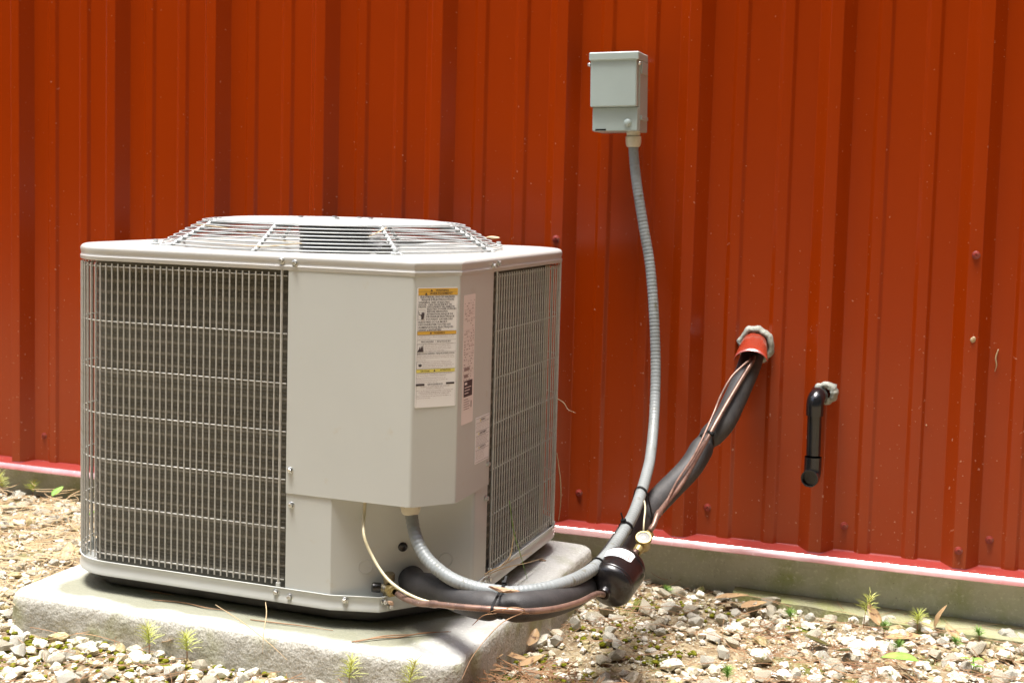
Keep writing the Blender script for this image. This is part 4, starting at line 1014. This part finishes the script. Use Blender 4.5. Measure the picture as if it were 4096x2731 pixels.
def scatter(n, box, rmin, rmax, seed, shapes, name, mats, dens=None, power=2.2, sink=.25):
    r = np.random.default_rng(seed); VV = []; FF = []; MI = []; b = 0; cnt = 0; tries = 0
    while cnt < n and tries < n*12:
        tries += 1
        x = r.uniform(box[0], box[1]); y = r.uniform(box[2], box[3])
        if in_slab(x, y, .0): continue
        if dens and r.random() > dens(x, y): continue
        s = rmin+(rmax-rmin)*r.random()**power
        V, F = shapes[r.integers(len(shapes))]
        a = r.uniform(0, 2*PI); c, si = math.cos(a), math.sin(a); tl = r.normal(0, .35)
        Rm = np.array([[c, -si, 0], [si, c, 0], [0, 0, 1]]) @ np.array([[1, 0, 0], [0, math.cos(tl), -math.sin(tl)], [0, math.sin(tl), math.cos(tl)]])
        q = (V*s)@Rm.T; z = gz(x, y)+.010*noise.noise((x*3, y*3, 0))+.006*noise.noise((x*14, y*14, 3))-.004+s*(.55-sink)
        q += [x, y, z]; VV.append(q); FF.append(F+b); b += len(V); MI.append(np.full(len(F), 0 if r.random() < .52 else 1 if r.random() < .7 else 2)); cnt += 1
    V = np.concatenate(VV); F = np.concatenate(FF); MI = np.concatenate(MI); me = bpy.data.meshes.new(name)
    me.vertices.add(len(V)); me.vertices.foreach_set('co', V.ravel()); me.loops.add(F.size); me.loops.foreach_set('vertex_index', F.ravel().astype(np.int32))
    me.polygons.add(len(F)); me.polygons.foreach_set('loop_start', np.arange(0, F.size, 3, dtype=np.int32)); me.polygons.foreach_set('loop_total', np.full(len(F), 3, dtype=np.int32))
    for m in mats: me.materials.append(m)
    me.polygons.foreach_set('material_index', MI.astype(np.int32)); me.update(); me.validate(); me.polygons.foreach_set('use_smooth', [False]*len(me.polygons))
    o = link(name, me); return o
def dens_main(x, y):
    # sparser, soil-brown patch right of the slab; dense elsewhere
    d = 1.0
    g = math.exp(-(((x-1.95)/.25)**2+((y+.55)/.30)**2)); d -= .72*g
    if x < .7 and -.75 < y < -.1: d -= .25
    return d
go = scatter(15000, (-.9, 3.4, -1.9, -.012), .0035, .0125, 3, R1, 'gravel', m_stone, dens_main, 1.6)
tag(go, 'loose pale limestone gravel covering the ground', 'gravel', kind='stuff')
I0 = (I1[0][:12], None)
def ico0():
    import bmesh
    bm = bmesh.new(); bmesh.ops.create_icosphere(bm, subdivisions=1, radius=1); V = np.array([v.co[:] for v in bm.verts]); F = np.array([[v.index for v in f.verts] for f in bm.faces]); bm.free(); return V, F
gf = scatter(26000, (-.8, 3.1, -1.6, -.012), .0012, .0042, 13, [chunk(300+i, 7) for i in range(8)], 'fine_gravel', m_stone, dens_main and None, 1.3)
tag(gf, 'fine sandy limestone chips between the stones', 'gravel', kind='stuff')
g2 = scatter(3400, (-.7, 3.2, -1.6, -.02), .008, .019, 5, R2_, 'coarse_gravel', m_stone, lambda x, y: dens_main(x, y)*(1 if y < -.85 else .5), 1.6)
tag(g2, 'coarse pale limestone chips mixed into the gravel', 'gravel', kind='stuff')
# hand-placed stones seen in the photo: (px, py, size px, label)
STN = [(182, 1437, 44, 'pale lumpy stone leaning on the left front corner of the slab'), (60, 1425, 20, 'small round stone beside the left end of the slab'), (95, 1475, 34, 'flat cream stone below the left end of the slab'), (212, 1490, 34, 'blocky cream stone left of the two front seedlings'),
 (330, 1512, 46, 'broad white stone below the pine seedling pair'), (505, 1540, 42, 'cream stone near the middle front of the slab'), (20, 1540, 40, 'white stone at the bottom left corner of the picture'), (150, 1545, 38, 'white stone with mossy edge low on the left'), (405, 1530, 40, 'angular stone just left of the long brown needles'),
 (50, 1390, 44, 'large flat grey-cream stone at the far left edge'), (95, 1360, 40, 'white slab-like stone left of the pad'), (240, 1145, 30, 'rounded stone at the foot of the foundation, left of the unit'), (130, 1160, 28, 'white stone in the far left gravel'), (40, 1200, 34, 'pale stone among dry grass at the far left'),
 (1975, 1482, 58, 'largest blocky white stone, right of the middle of the gravel'), (2090, 1478, 34, 'white stone right of the biggest block'), (2090, 1510, 10, 'tiny pebble between two white blocks'), (2205, 1505, 36, 'angular white stone near the right weed'), (2310, 1500, 40, 'white stone at the right edge of the gravel'),
 (2245, 1530, 34, 'knobbly grey stone low at the right edge'), (1900, 1530, 30, 'small cream stone beside the olive leaf'), (1845, 1480, 34, 'cream stone left of the olive leaf'), (2040, 1540, 56, 'long pitted white stone at the bottom right'), (1870, 1450, 30, 'white stone half way along the right gravel'),
 (1850, 1340, 46, 'tall pitted stone near the foundation'), (1675, 1300, 30, 'holed stone just under the foundation beside the canister'), (1770, 1345, 38, 'flat pale stone near the foundation'), (1885, 1500, 40, 'mottled stone in front of the foundation, centre right'), (1750, 1500, 54, 'long white boulder left of the right seedling'),
 (1540, 1520, 46, 'broad flat stone at the bottom centre right'), (1540, 1380, 30, 'small pale stone under the black canister'), (1470, 1385, 46, 'mossy green stone below the canister'), (1560, 1455, 26, 'pale stone in the brown soil patch'), (1290, 1440, 28, 'cream stone beside the right end of the slab'),
 (1690, 1440, 44, 'round pitted stone in the right gravel'), (1800, 1545, 44, 'white stone at the bottom, left of the seedling'), (1640, 1560, 30, 'half hidden stone at the very bottom, right of centre'), (2130, 1445, 26, 'small stone at the base of the upright brown leaf'), (1960, 1420, 26, 'small stone beside the dead leaf by the wall')]
def G2_(u, v):
    P = atg(u, v)
    if in_slab(P.x, P.y, .02): P = aty(u, v, sly0-.03); P.z = gz(P.x, P.y)
    return P
shp = [rock(200+i, I3, .34) for i in range(8)]; m_moss = mat('mossy_limestone', (.17, .17, .05), .95, spec=.1, n1=[((.30, .28, .12), 60, .45, .6), ((.09, .11, .015), 25, .45, .65)], bump=(150, .9, .005))
for i, (u, v, s, lbl) in enumerate(STN):
    P = G2_(u, v+s*.3); dist = (P-CAMP).length; r = s*D2/FPX*dist/2*.92
    V, F = shp[i % 8]; a = random.uniform(0, 6.28); c, si = math.cos(a), math.sin(a)
    V = (V*r)@np.array([[c, -si, 0], [si, c, 0], [0, 0, 1]]).T
    me = mesh('stone', V.tolist(), [tuple(int(k) for k in f) for f in F], True); me.set_sharp_from_angle(angle=R_(40))
    o = link('stone', me, None, m_moss if 'mossy green' in lbl else m_stone[0 if i % 3 else 1]); o.location = (P.x, P.y, gz(P.x, P.y)+r*.42); tag(o, lbl, 'stone')
# medium stones, individually liftable, alike
r = np.random.default_rng(9); alike = []
for (V, F) in R2_: 
    me = mesh('stone', (V).tolist(), [tuple(int(k) for k in f) for f in F], False); me.materials.append(m_stone[len(alike) % 2]); alike.append(me)
cnt = 0
for _ in range(4000):
    if cnt >= 230: break
    x, y = r.uniform(-.3, 2.9), r.uniform(-1.5, -.05)
    if in_slab(x, y, .02) or r.random() > dens_main(x, y): continue
    u, v = project((x, y, gz(x, y)))
    if not (-20 < u < 2370 and 1000 < v < 1600): continue
    if any((u-a_)**2+((v-b_)*1.5)**2 < (s_*.6)**2 for a_, b_, s_, _ in STN): continue
    o = link('stone', alike[r.integers(len(alike))]); s = r.uniform(.011, .021); o.scale = (s, s, s); o.rotation_euler = (r.normal(0, .3), r.normal(0, .3), r.uniform(0, 6.28)); o.location = (x, y, gz(x, y)+s*.35)
    tag(o, 'medium white or cream limestone lump lying loose in the gravel', 'stone', 'medium limestone lumps in the gravel'); cnt += 1

# pine needles and straw (stuff)
def strands(n, box, seed, name, m, lmin, lmax, w, lift, curl, dens=None, wz=.6):
    r = np.random.default_rng(seed); V = []; F = []; cnt = 0; t_ = 0
    while cnt < n and t_ < n*10:
        t_ += 1
        x, y = r.uniform(box[0], box[1]), r.uniform(box[2], box[3])
        if in_slab(x, y, .01): continue
        if dens and r.random() > dens(x, y): continue
        a = r.uniform(0, 2*PI); L = r.uniform(lmin, lmax); k = r.normal(0, curl); z = gz(x, y)+r.uniform(.002, lift); p = np.array([x, y, z]); b = len(V); ns = 5
        dz = r.normal(0, .10); ww = w*r.uniform(.7, 1.3)
        for i in range(ns+1):
            q = a+k*i/ns; d = np.array([math.cos(q), math.sin(q), 0]); nrm = np.array([-d[1], d[0], 0])*ww
            if i: p = p+d*L/ns+np.array([0, 0, dz*L/ns*(1-2*i/ns)])
            pp_ = p.copy(); pp_[2] = max(pp_[2], gz(pp_[0], pp_[1])+.002)
            if in_slab(pp_[0], pp_[1], 0) and pp_[2] < SLAB: pp_[2] = max(pp_[2], SLAB*0+pp_[2])
            V += [tuple(pp_+nrm), tuple(pp_-nrm), tuple(pp_+np.array([0, 0, ww*1.4]))]
        for i in range(ns):
            for j in range(3): F.append((b+i*3+j, b+i*3+(j+1) % 3, b+i*3+3+(j+1) % 3, b+i*3+3+j))
        cnt += 1
    o = link(name, mesh(name, V, F), None, m); return o
o = strands(2600, (-.7, 3.2, -1.6, -.03), 21, 'pine_needles', m_needle, .04, .14, .00055, .018, .5, lambda x, y: (.3 if x > .75 or y < -.95 else .08)+.6*(noise.noise((x*3, y*3, 8)) > 0)*(1 if x > .75 else .3)); tag(o, 'scattered brown pine needles on the gravel', 'pine needles', kind='stuff')
o = strands(1100, (-.35, .75, -.95, -.06), 22, 'dry_grass', m_straw, .04, .12, .0011, .045, 1.8); tag(o, 'curly dry straw-coloured grass on the ground left of the unit', 'dry grass', kind='stuff')
o = strands(1500, (1.60, 1.92, -1.35, -.80), 23, 'leaf_litter', m_needle, .04, .12, .0008, .03, 1.0); tag(o, 'brown needle litter heaped at the right front corner of the slab', 'leaf litter', kind='stuff')
o = strands(900, (2.1, 3.1, -1.2, -.25), 24, 'needle_mat', m_needle, .02, .07, .0006, .012, 1.2); tag(o, 'fine brown needle mat between the stones on the right', 'pine needles', kind='stuff')

def strand(P, r, name, m, lbl, cat, n=6):
    mb = MB(); Q = cr([Vector(p) for p in P], 8); k = len(Q); mb.tube(Q, [r*(.45+.55*math.sin(PI*min(1, .15+i/k))) for i in range(k)], n)
    o = mb.obj(name, None, m, smooth=True, fix=False); tag(o, lbl, cat); return o
ZS = SLAB+.0015
strand([atz(808, 1473, ZS), atz(870, 1464, ZS+.003), atz(920, 1462, ZS+.001), atz(975, 1452, ZS+.005), atz(1036, 1450, ZS+.004)], .0013, 'pine_needle', m_needle, 'bundle of long brown pine needles on the front of the slab', 'pine needle')
strand([atz(815, 1474, ZS+.001), atz(880, 1460, ZS+.004), atz(950, 1456, ZS+.003), atz(1030, 1449, ZS+.001)], .0010, 'pine_needle', m_needle, 'thinner brown pine needle lying against the front bundle', 'pine needle')
strand([atz(350, 1377, ZS), atz(420, 1383, ZS+.001), atz(480, 1396, ZS+.002), atz(540, 1402, ZS)], .0011, 'pine_needle', m_needle, 'brown needle on the slab in the shade under the unit', 'pine needle')
strand([atz(575, 1422, ZS), atz(640, 1430, ZS+.001), atz(700, 1437, ZS+.001), atz(765, 1447, ZS)], .0011, 'pine_needle', m_needle, 'brown needle along the shaded, stained middle of the slab', 'pine needle')
strand([atz(332, 1355, ZS), atz(375, 1362, ZS+.001), atz(402, 1366, ZS)], .0010, 'pine_needle', m_needle, 'short brown needle on the slab near its left side', 'pine needle')
strand([aty(610, 1382, -.925), aty(612, 1410, -.97), aty(606, 1450, -1.0), aty(603, 1500, -1.01)], .0009, 'pine_needle', m_straw, 'thin tan strand dangling from the base over the slab edge', 'dry strand')
strand([aty(495, 1388, -.96), aty(560, 1430, -1.0), aty(620, 1478, -1.03), aty(660, 1515, -1.06)], .0008, 'pine_needle', m_straw, 'long arching strand crossing the slab front left of centre', 'dry strand')
strand([aty(1150, 1404, -1.0), aty(1175, 1394, -1.02), aty(1205, 1403, -1.01), aty(1150, 1432, -1.03), aty(1090, 1500, -1.07), aty(1060, 1560, -1.12)], .0009, 'pine_needle', m_needle, 'long coppery pine needle looping over the copper tube and down', 'pine needle')
strand([aty(1120, 1407, -1.0), aty(1150, 1398, -1.02), aty(1190, 1402, -1.015), aty(1215, 1408, -.99)], .0008, 'pine_needle', m_needle, 'short pine needle arched over the copper tube', 'pine needle')
strand([aty(1085, 1435, -.99), aty(1110, 1413, -1.01), aty(1140, 1408, -1.02)], .0008, 'pine_needle', m_needle, 'short needle left of the tied bundle', 'pine needle')
strand([aty(1280, 915, -.30), aty(1295, 925, -.30), aty(1305, 940, -.30), aty(1322, 948, -.31)], .0009, 'grass_blade', m_straw, 'dry grass blade sticking out of the right wire guard', 'grass blade')
pts = [(1113, 1318, 1150, 1300, 1185, 1282, 1222, 1268), (1113, 1322, 1160, 1303, 1210, 1292, 1250, 1280), (1120, 1312, 1165, 1290, 1178, 1240, 1180, 1195), (1150, 1300, 1172, 1275, 1178, 1245, 1185, 1220)]
LB_ = ['yellow grass blade along the base tray on the right', 'orange dry blade along the base tray reaching right', 'dry blade climbing the lower right wire guard', 'short dry blade beside the climbing one']
for q_, lb_ in zip(pts, LB_):
    strand([Vector(uw(HW+.008, 0, 0))*0+(lambda d: CAMP+d*((uw(HW+.010, 0, 0)-CAMP).dot(UX)/d.dot(UX)))(ray(q_[i]*D2, q_[i+1]*D2)) for i in range(0, 8, 2)], .0011, 'grass_blade', m_straw, lb_, 'grass blade')
d_ = lambda u, v: (lambda d: CAMP+d*((uw(HW+.014, 0, 0)-CAMP).dot(UX)/d.dot(UX)))(ray(u*D2, v*D2))
strand([d_(1170, 1150), d_(1180, 1220), d_(1196, 1275), atz(1211, 1330, ZS)], .0011, 'grass_blade', m_green2, 'dark green grass blade leaning on the right wire guard', 'grass blade')
# straw on the fan guard
def uz(u, v, z):
    return atz(u, v, z)
strand([uw(-.17, -.235, .800), uw(-.08, -.265, .796), uw(.0, -.29, .784), uw(.06, -.30, .779), uw(.10, -.31, .777)], .0009, 'straw_wisp', m_straw, 'curled straw caught on the front of the fan guard', 'straw')
strand([uw(.10, -.31, .777), uw(.04, -.333, .770), uw(.0, -.338, .770), uw(-.04, -.335, .770)], .0010, 'straw_wisp', m_straw, 'straw loop lying on the front rim below the fan guard', 'straw')
strand([uw(.205, -.19, .806), uw(.20, -.215, .798), uw(.19, -.235, .790)], .0009, 'straw_wisp', m_straw, 'short orange straw on the right part of the fan guard', 'straw')
strand([aty(1279, 1040, -.25), aty(1287, 1100, -.25), aty(1288, 1150, -.25), aty(1283, 1195, -.25)], .0012, 'grass_blade', m_straw, 'dry weed stalk hanging behind the right back corner of the unit', 'grass blade')
for (u_, v_, L_, n_, l_, c_) in ((2236, 779, .010, 'insect_husk', 'tan insect husk clinging to the red wall at the right', 'insect husk'), (2128, 976, .003, 'mud_speck', 'tiny pale mud speck on the wall right of the drain pipe', 'mud speck')):
    V, F = rock(90+int(u_) % 7, I2, .5); V = V*np.array([L_*.45, .003, L_]); mb = MB(); mb.add(V.tolist(), [tuple(int(k) for k in f) for f in F]); o = mb.obj(n_, None, m_straw, auto=30); P_ = aty(u_, v_, -.033 if u_ > 2200 else -.002); o.location = P_; o.rotation_euler = (0, R_(18), 0); tag(o, l_, c_)
strand([aty(2293, 802, -.003), aty(2287, 822, -.004), aty(2289, 838, -.004), aty(2285, 853, -.003)], .0018, 'worm_case', m_straw, 'thin curved tan worm case stuck on the wall near the right edge', 'worm case')
# bark chip
bc = aty(1161, 1356, -.962)
V, F = rock(77, I2, .2); V = V*np.array([.026, .010, .0065]); mb = MB(); mb.add(V.tolist(), [tuple(int(k) for k in f) for f in F]); o = mb.obj('bark_chip', None, m_bark, auto=30); o.location = bc+Vector((0, -.008, .004)); o.rotation_euler = (0, R_(6), R_(12)); tag(o, 'flake of pinkish bark resting on the tied pipes', 'bark')
V, F = rock(78, I2, .2); V = V*np.array([.0055, .004, .0065]); mb = MB(); mb.add(V.tolist(), [tuple(int(k) for k in f) for f in F]); o = mb.obj('bark_chip', None, m_bark, auto=30); o.location = uw(*(uloc(1563, 2410, -.352)[:2]), uloc(1563, 2410, -.352).z+SLAB); tag(o, 'tiny tan chip stuck on the front of the base tray', 'bark')
V, F = rock(79, I2, .2); V = V*np.array([.008, .006, .004]); mb = MB(); mb.add(V.tolist(), [tuple(int(k) for k in f) for f in F]); o = mb.obj('bark_chip', None, m_bark, auto=30); o.location = atz(1247, 1286, SLAB+.002); tag(o, 'small brown chip on the slab behind the pipes', 'bark')
V, F = rock(80, I2, .1); V = V*np.array([.016, .006, .006]); mb = MB(); mb.add(V.tolist(), [tuple(int(k) for k in f) for f in F]); o = mb.obj('acorn', None, m_straw, auto=60); o.location = uw(.305, .085, .785); tag(o, 'tan seed pod on the right edge of the fan guard', 'seed pod')

# leaves
def leaf(P, L, Wd, yaw, pitch, curl, m, lbl, fold=.3, name='leaf', cat='leaf'):
    V = []; F = []; n = 12
    for i in range(n+1):
        t = i/n; w = Wd*math.sin(PI*min(1, t**.8))**.8 if 0 < t < 1 else 0; bx = L*t; z = curl*L*t*t
        for s in (-1, -.5, 0, .5, 1): V.append((bx, w*s/2, z+fold*w*abs(s)*.5+.02*L*noise.noise((t*5, s*2, L*50))))
    for i in range(n):
        for k in range(4): F.append((i*5+k, i*5+k+1, i*5+k+6, i*5+k+5))
    mb = MB(); mb.add(V, F); o = mb.obj(name, None, m, smooth=True, fix=False); o.location = P; o.rotation_euler = (0, pitch, yaw)
    md = o.modifiers.new('thick', 'SOLIDIFY'); md.thickness = .0006; tag(o, lbl, cat); return o
def G(u, v, dz=.0): p = atg(u, v); return Vector((p.x, p.y, gz(p.x, p.y)+dz))
leaf(G(2147, 1452, .008), .055, .022, .3, R_(-78), -.2, m_leafb, 'upright brown pointed leaf by the foundation')
leaf(G(2020, 1445, .008), .05, .03, 2.4, R_(-30), .3, m_leafb, 'tan curled leaf with raised tip by the foundation')
leaf(G(2120, 1475, .012), .085, .035, 3.5, R_(6), .05, m_leafb, 'long tan leaf lying below the upright one')
leaf(G(1905, 1500, .015), .06, .032, 3.6, R_(-12), .2, m_leafo, 'glossy dark olive leaf between white stones')
leaf(G(1920, 1510, .015), .045, .028, -.9, R_(-8), .2, m_leafo, 'second glossy olive leaf, right of the first')
leaf(G(2110, 1552, .028), .07, .040, 3.3, R_(-4), -.05, m_green2, 'bright green broad leaf at the bottom right')
leaf(G(1640, 1385, .012), .075, .032, .2, R_(-3), .1, m_leafb, 'tan leaf on the gravel right of the canister')
leaf(G(1700, 1408, .012), .06, .035, .5, R_(-5), .1, m_leafb, 'tan leaf near the middle of the right gravel')
leaf(G(1160, 1530, .018), .06, .03, 2.6, R_(-8), .2, m_leafb, 'brown leaf in the litter at the slab corner')
leaf(G(1190, 1548, .014), .05, .026, .6, R_(-10), .2, m_leafb, 'folded brown leaf at the bottom beside the slab')
for i_, (u_, v_, l_) in enumerate(((1105, 1545, 'pale cream leaf low in the slab-corner litter'), (1135, 1515, 'reddish brown leaf half way down the slab-corner litter'), (1175, 1505, 'dark curled leaf above the pale one in the corner litter'), (1210, 1535, 'tan broken leaf right of the folded leaf'), (1150, 1552, 'small brown leaf at the very bottom by the slab'))):
    leaf(G(u_, v_, .016), .045+.01*(i_ % 2), .024, 1.1*i_, R_(-14+5*i_), .3, m_leafb, l_)
leaf(G(1215, 1500, .014), .05, .026, 1.6, R_(-10), .2, m_leafb, 'curled brown leaf nearest the slab corner')
leaf(G(185, 1222, .03), .05, .035, .3, R_(-25), .1, m_green2, 'pale green leaf above the dry grass left of the unit')
leaf(G(120, 1165, .03), .04, .028, 1.3, R_(-25), .1, m_green2, 'small light green leaf in the far left gravel')
leaf(G(150, 1300, .012), .05, .03, 2.0, R_(-20), .25, m_leafb, 'orange-brown leaf beside the left end of the slab')
leaf(G(2200, 1480, .010), .045, .024, 2.2, R_(-12), .2, m_leafb, 'amber leaf near the right edge by the foundation')
leaf(G(370, 1500, .02), .045, .03, .4, R_(-10), .15, m_leafb, 'pale peeling leaf below the front seedlings')

def G2(u, v):
    P = atg(u, v)
    if in_slab(P.x, P.y, .015):
        P = aty(u, v, sly0-.02); P.z = gz(P.x, P.y)
    elif P.y > -.045: P = aty(u, v, -.045 if P.x < 1.9 else -.10); P.z = gz(P.x, P.y)
    return P
# seedlings
def seedling(u, v, h, lbl, nn=46, ln=.03, m=None, lean=.1, base=None):
    P = base or G2(u, v); rt = empty('pine_seedling', P); tag(rt, lbl, 'seedling')
    r = random.Random(int(u*7+v)); top = Vector((lean*h, -.05*h, h)); mb = MB()
    mb.tube([(0, 0, -.01), (lean*h*.25, 0, h*.5), tuple(top)], [.0011, .0009, .0006], 6); mb.obj('stem', rt, m_stemr, smooth=True)
    mb = MB()
    for k in range(nn):
        t = .45+.55*(k/nn); p = Vector((lean*h*t*t, -.05*h*t, h*t)); a = k*2.399; el = R_(r.uniform(5, 45)+40*(t-.45)); L = ln*r.uniform(.7, 1.1)*(1.05-.35*t)
        d = Vector((math.cos(a)*math.cos(el), math.sin(a)*math.cos(el), math.sin(el))); q = p+d*L+Vector((0, 0, -.12*L)); mid = p+d*L*.5+Vector((0, 0, .03*L))
        mb.tube([p, mid, q], [.00058, .0005, .0002], 3, caps=False)
    mb.obj('needle_whorl', rt, m or m_green)
for a in [(343, 1500, .052, 'left one of the two pine seedlings before the slab front'), (430, 1490, .050, 'right one of the two pine seedlings before the slab front'), (800, 1553, .058, 'pine seedling with bent stem at the middle of the slab front'),
          (934, 1572, .075, 'tall bright pine seedling overlapping the slab front'), (1670, 1572, .030, 'spiky pale pine seedling at the bottom right of centre', 60), (1985, 1392, .060, 'tall pine seedling against the foundation on the right'),
          (2108, 1416, .036, 'small pine seedling against the foundation at far right'), (8, 1142, .062, 'pine seedling by the foundation at the left picture edge'), (75, 1135, .040, 'smaller pine seedling by the foundation on the left'),
          (1815, 1425, .020, 'low green tuft in the gravel before the foundation'), (1535, 1370, .018, 'tiny green tuft beside the black canister'), (2060, 1500, .022, 'dark green tuft between white stones on the right'), (2250, 1470, .022, 'green tuft near the right picture edge'),
          (2030, 1455, .022, 'green tuft at the foot of the curled tan leaf'), (165, 1290, .026, 'green tuft beside the left back of the slab'), (1240, 1470, .026, 'sparse green tuft by the right side of the slab'), (2195, 1490, .02, 'thin green tuft behind the broadleaf weed')]:
    seedling(a[0], a[1], a[2], a[3], nn=a[4] if len(a) > 4 else 50, ln=.036 if a[2] > .03 else .022, m=m_green if a[2] > .03 else m_green2, lean=random.uniform(-.25, .25))
# broadleaf weeds
def weed(u, v, h, lbl, nl, ls):
    P = G(u, v); rt = empty('broadleaf_weed', P); tag(rt, lbl, 'weed'); r = random.Random(int(u)); mb = MB(); mb.tube([(0, 0, -.01), (.003, 0, h*.5), (0, 0, h)], .0010, 6); mb.obj('stem', rt, m_green2, smooth=True)
    for k in range(nl):
        a = k*2.4; z = h*(.35+.65*k/nl); L = ls*r.uniform(.8, 1.1); V = []; F = []
        for i in range(7):
            t = i/6; w = L*.42*math.sin(PI*t)**.8 if 0 < t < 1 else 0
            for s in (-1, 0, 1): V.append((math.cos(a)*L*t-math.sin(a)*w*s/2, math.sin(a)*L*t+math.cos(a)*w*s/2, z+L*.45*t-L*.35*t*t+.1*w*abs(s)))
        for i in range(6):
            for q in range(2): F.append((i*3+q, i*3+q+1, i*3+q+4, i*3+q+3))
        mb = MB(); mb.add(V, F); o = mb.obj('leaf', rt, m_green2, smooth=True, fix=False)
weed(2232, 1545, .032, 'young broadleaf weed with oval leaves at the right', 6, .022)
weed(150, 1125, .045, 'leafy weed against the foundation left of the unit', 7, .024)

# ================================================================== ADDED WOODLAND, unseen behind the camera (blocks sky, darkens reflections and rib flanks)
def added_woodland():
    r = np.random.default_rng(4); mb = MB(); V = []; F = []
    for k in range(44):
        left = k >= 30
        a = R_(-108+116*k/29 if not left else -168+60*(k-30)/13)+r.normal(0, .03); dist = r.uniform(7, 11); cx, cyy = 1.5+dist*math.cos(a), -2+dist*math.sin(a)
        if cyy > .6 or (cyy > -2.7 and cx < 10.1): continue
        h = r.uniform(10, 14) if not left else r.uniform(4.5, 6); mb.tube([(cx, cyy, 0), (cx+r.normal(0, .1), cyy, h*.5), (cx+r.normal(0, .2), cyy, h)], [.22, .15, .04], 8)
        n = 1300; p = r.normal(size=(n, 3)); p /= np.linalg.norm(p, axis=1)[:, None]; p *= r.random(n)[:, None]**.4
        p = p*[2.4, 2.4, h*.46]+[cx, cyy, h*.54]
        for q in p:
            t = r.normal(size=3); t /= np.linalg.norm(t); w = np.cross(t, [.3, .2, 1]); w /= np.linalg.norm(w); sz = r.uniform(.16, .34); b = len(V)
            V += [tuple(q-t*sz), tuple(q+w*sz*.7), tuple(q+t*sz), tuple(q-w*sz*.7)]; F.append((b, b+1, b+2, b+3))
    m1 = mat('added_woodland_foliage', (.055, .085, .025), .7); m2 = mat('added_woodland_bark', (.12, .09, .06), .9)
    b = len(mb.V); nf = len(mb.F); me = mesh('added_woodland', mb.V+V, mb.F+[tuple(i+b for i in f) for f in F]); me.materials.append(m2); me.materials.append(m1)
    me.polygons.foreach_set('material_index', [0]*nf+[1]*len(F)); o = link('added_woodland', me); tag(o, 'unseen added belt of dark green trees facing the red wall', 'added_woodland', kind='stuff')
added_woodland()

m_mosst = mat('bright_moss', (.20, .20, .012), .95, spec=.1, n1=[((.10, .11, .01), 60, .4, .6), ((.32, .30, .04), 120, .5, .7)], bump=(300, 1, .004))
def moss():
    r = np.random.default_rng(31); V0, F0 = I1; VV = []; FF = []; b = 0
    cl = [(G(95, 1390), .05), (G(250, 1455), .12), (G(60, 1450), .10), (G(420, 1470), .10), (G(150, 1500), .14), (G(330, 1530), .12), (G(560, 1525), .07), (G(680, 1530), .06), (G(480, 1500), .10), (G(1160, 1500), .07), (G(1240, 1540), .08), (G(1130, 1560), .05), (G(1480, 1390), .06), (G(1400, 1450), .10), (G(1600, 1400), .07), (G(1500, 1500), .08), (G(1760, 1335), .04), (G(20, 1500), .1)]
    for c, rad in cl:
        for _ in range(int(60*rad/.1)):
            a = r.uniform(0, 2*PI); d = rad*r.random()**.6; x, y = c.x+d*math.cos(a)*1.3, c.y+d*math.sin(a)
            if in_slab(x, y): continue
            s_ = r.uniform(.002, .006); q = V0*s_*[1.2, 1.2, .7]*(1+.2*r.normal(size=(len(V0), 1))); z = gz(x, y)+.010*noise.noise((x*3, y*3, 0))+.006*noise.noise((x*14, y*14, 3))
            VV.append(q+[x, y, z-.0005]); FF.append(F0+b); b += len(V0)
    V = np.concatenate(VV); F = np.concatenate(FF); o = link('moss', mesh('moss', V.tolist(), F.tolist(), True), None, m_mosst); tag(o, 'yellow-green moss tufts between the stones', 'moss', kind='stuff')
moss()
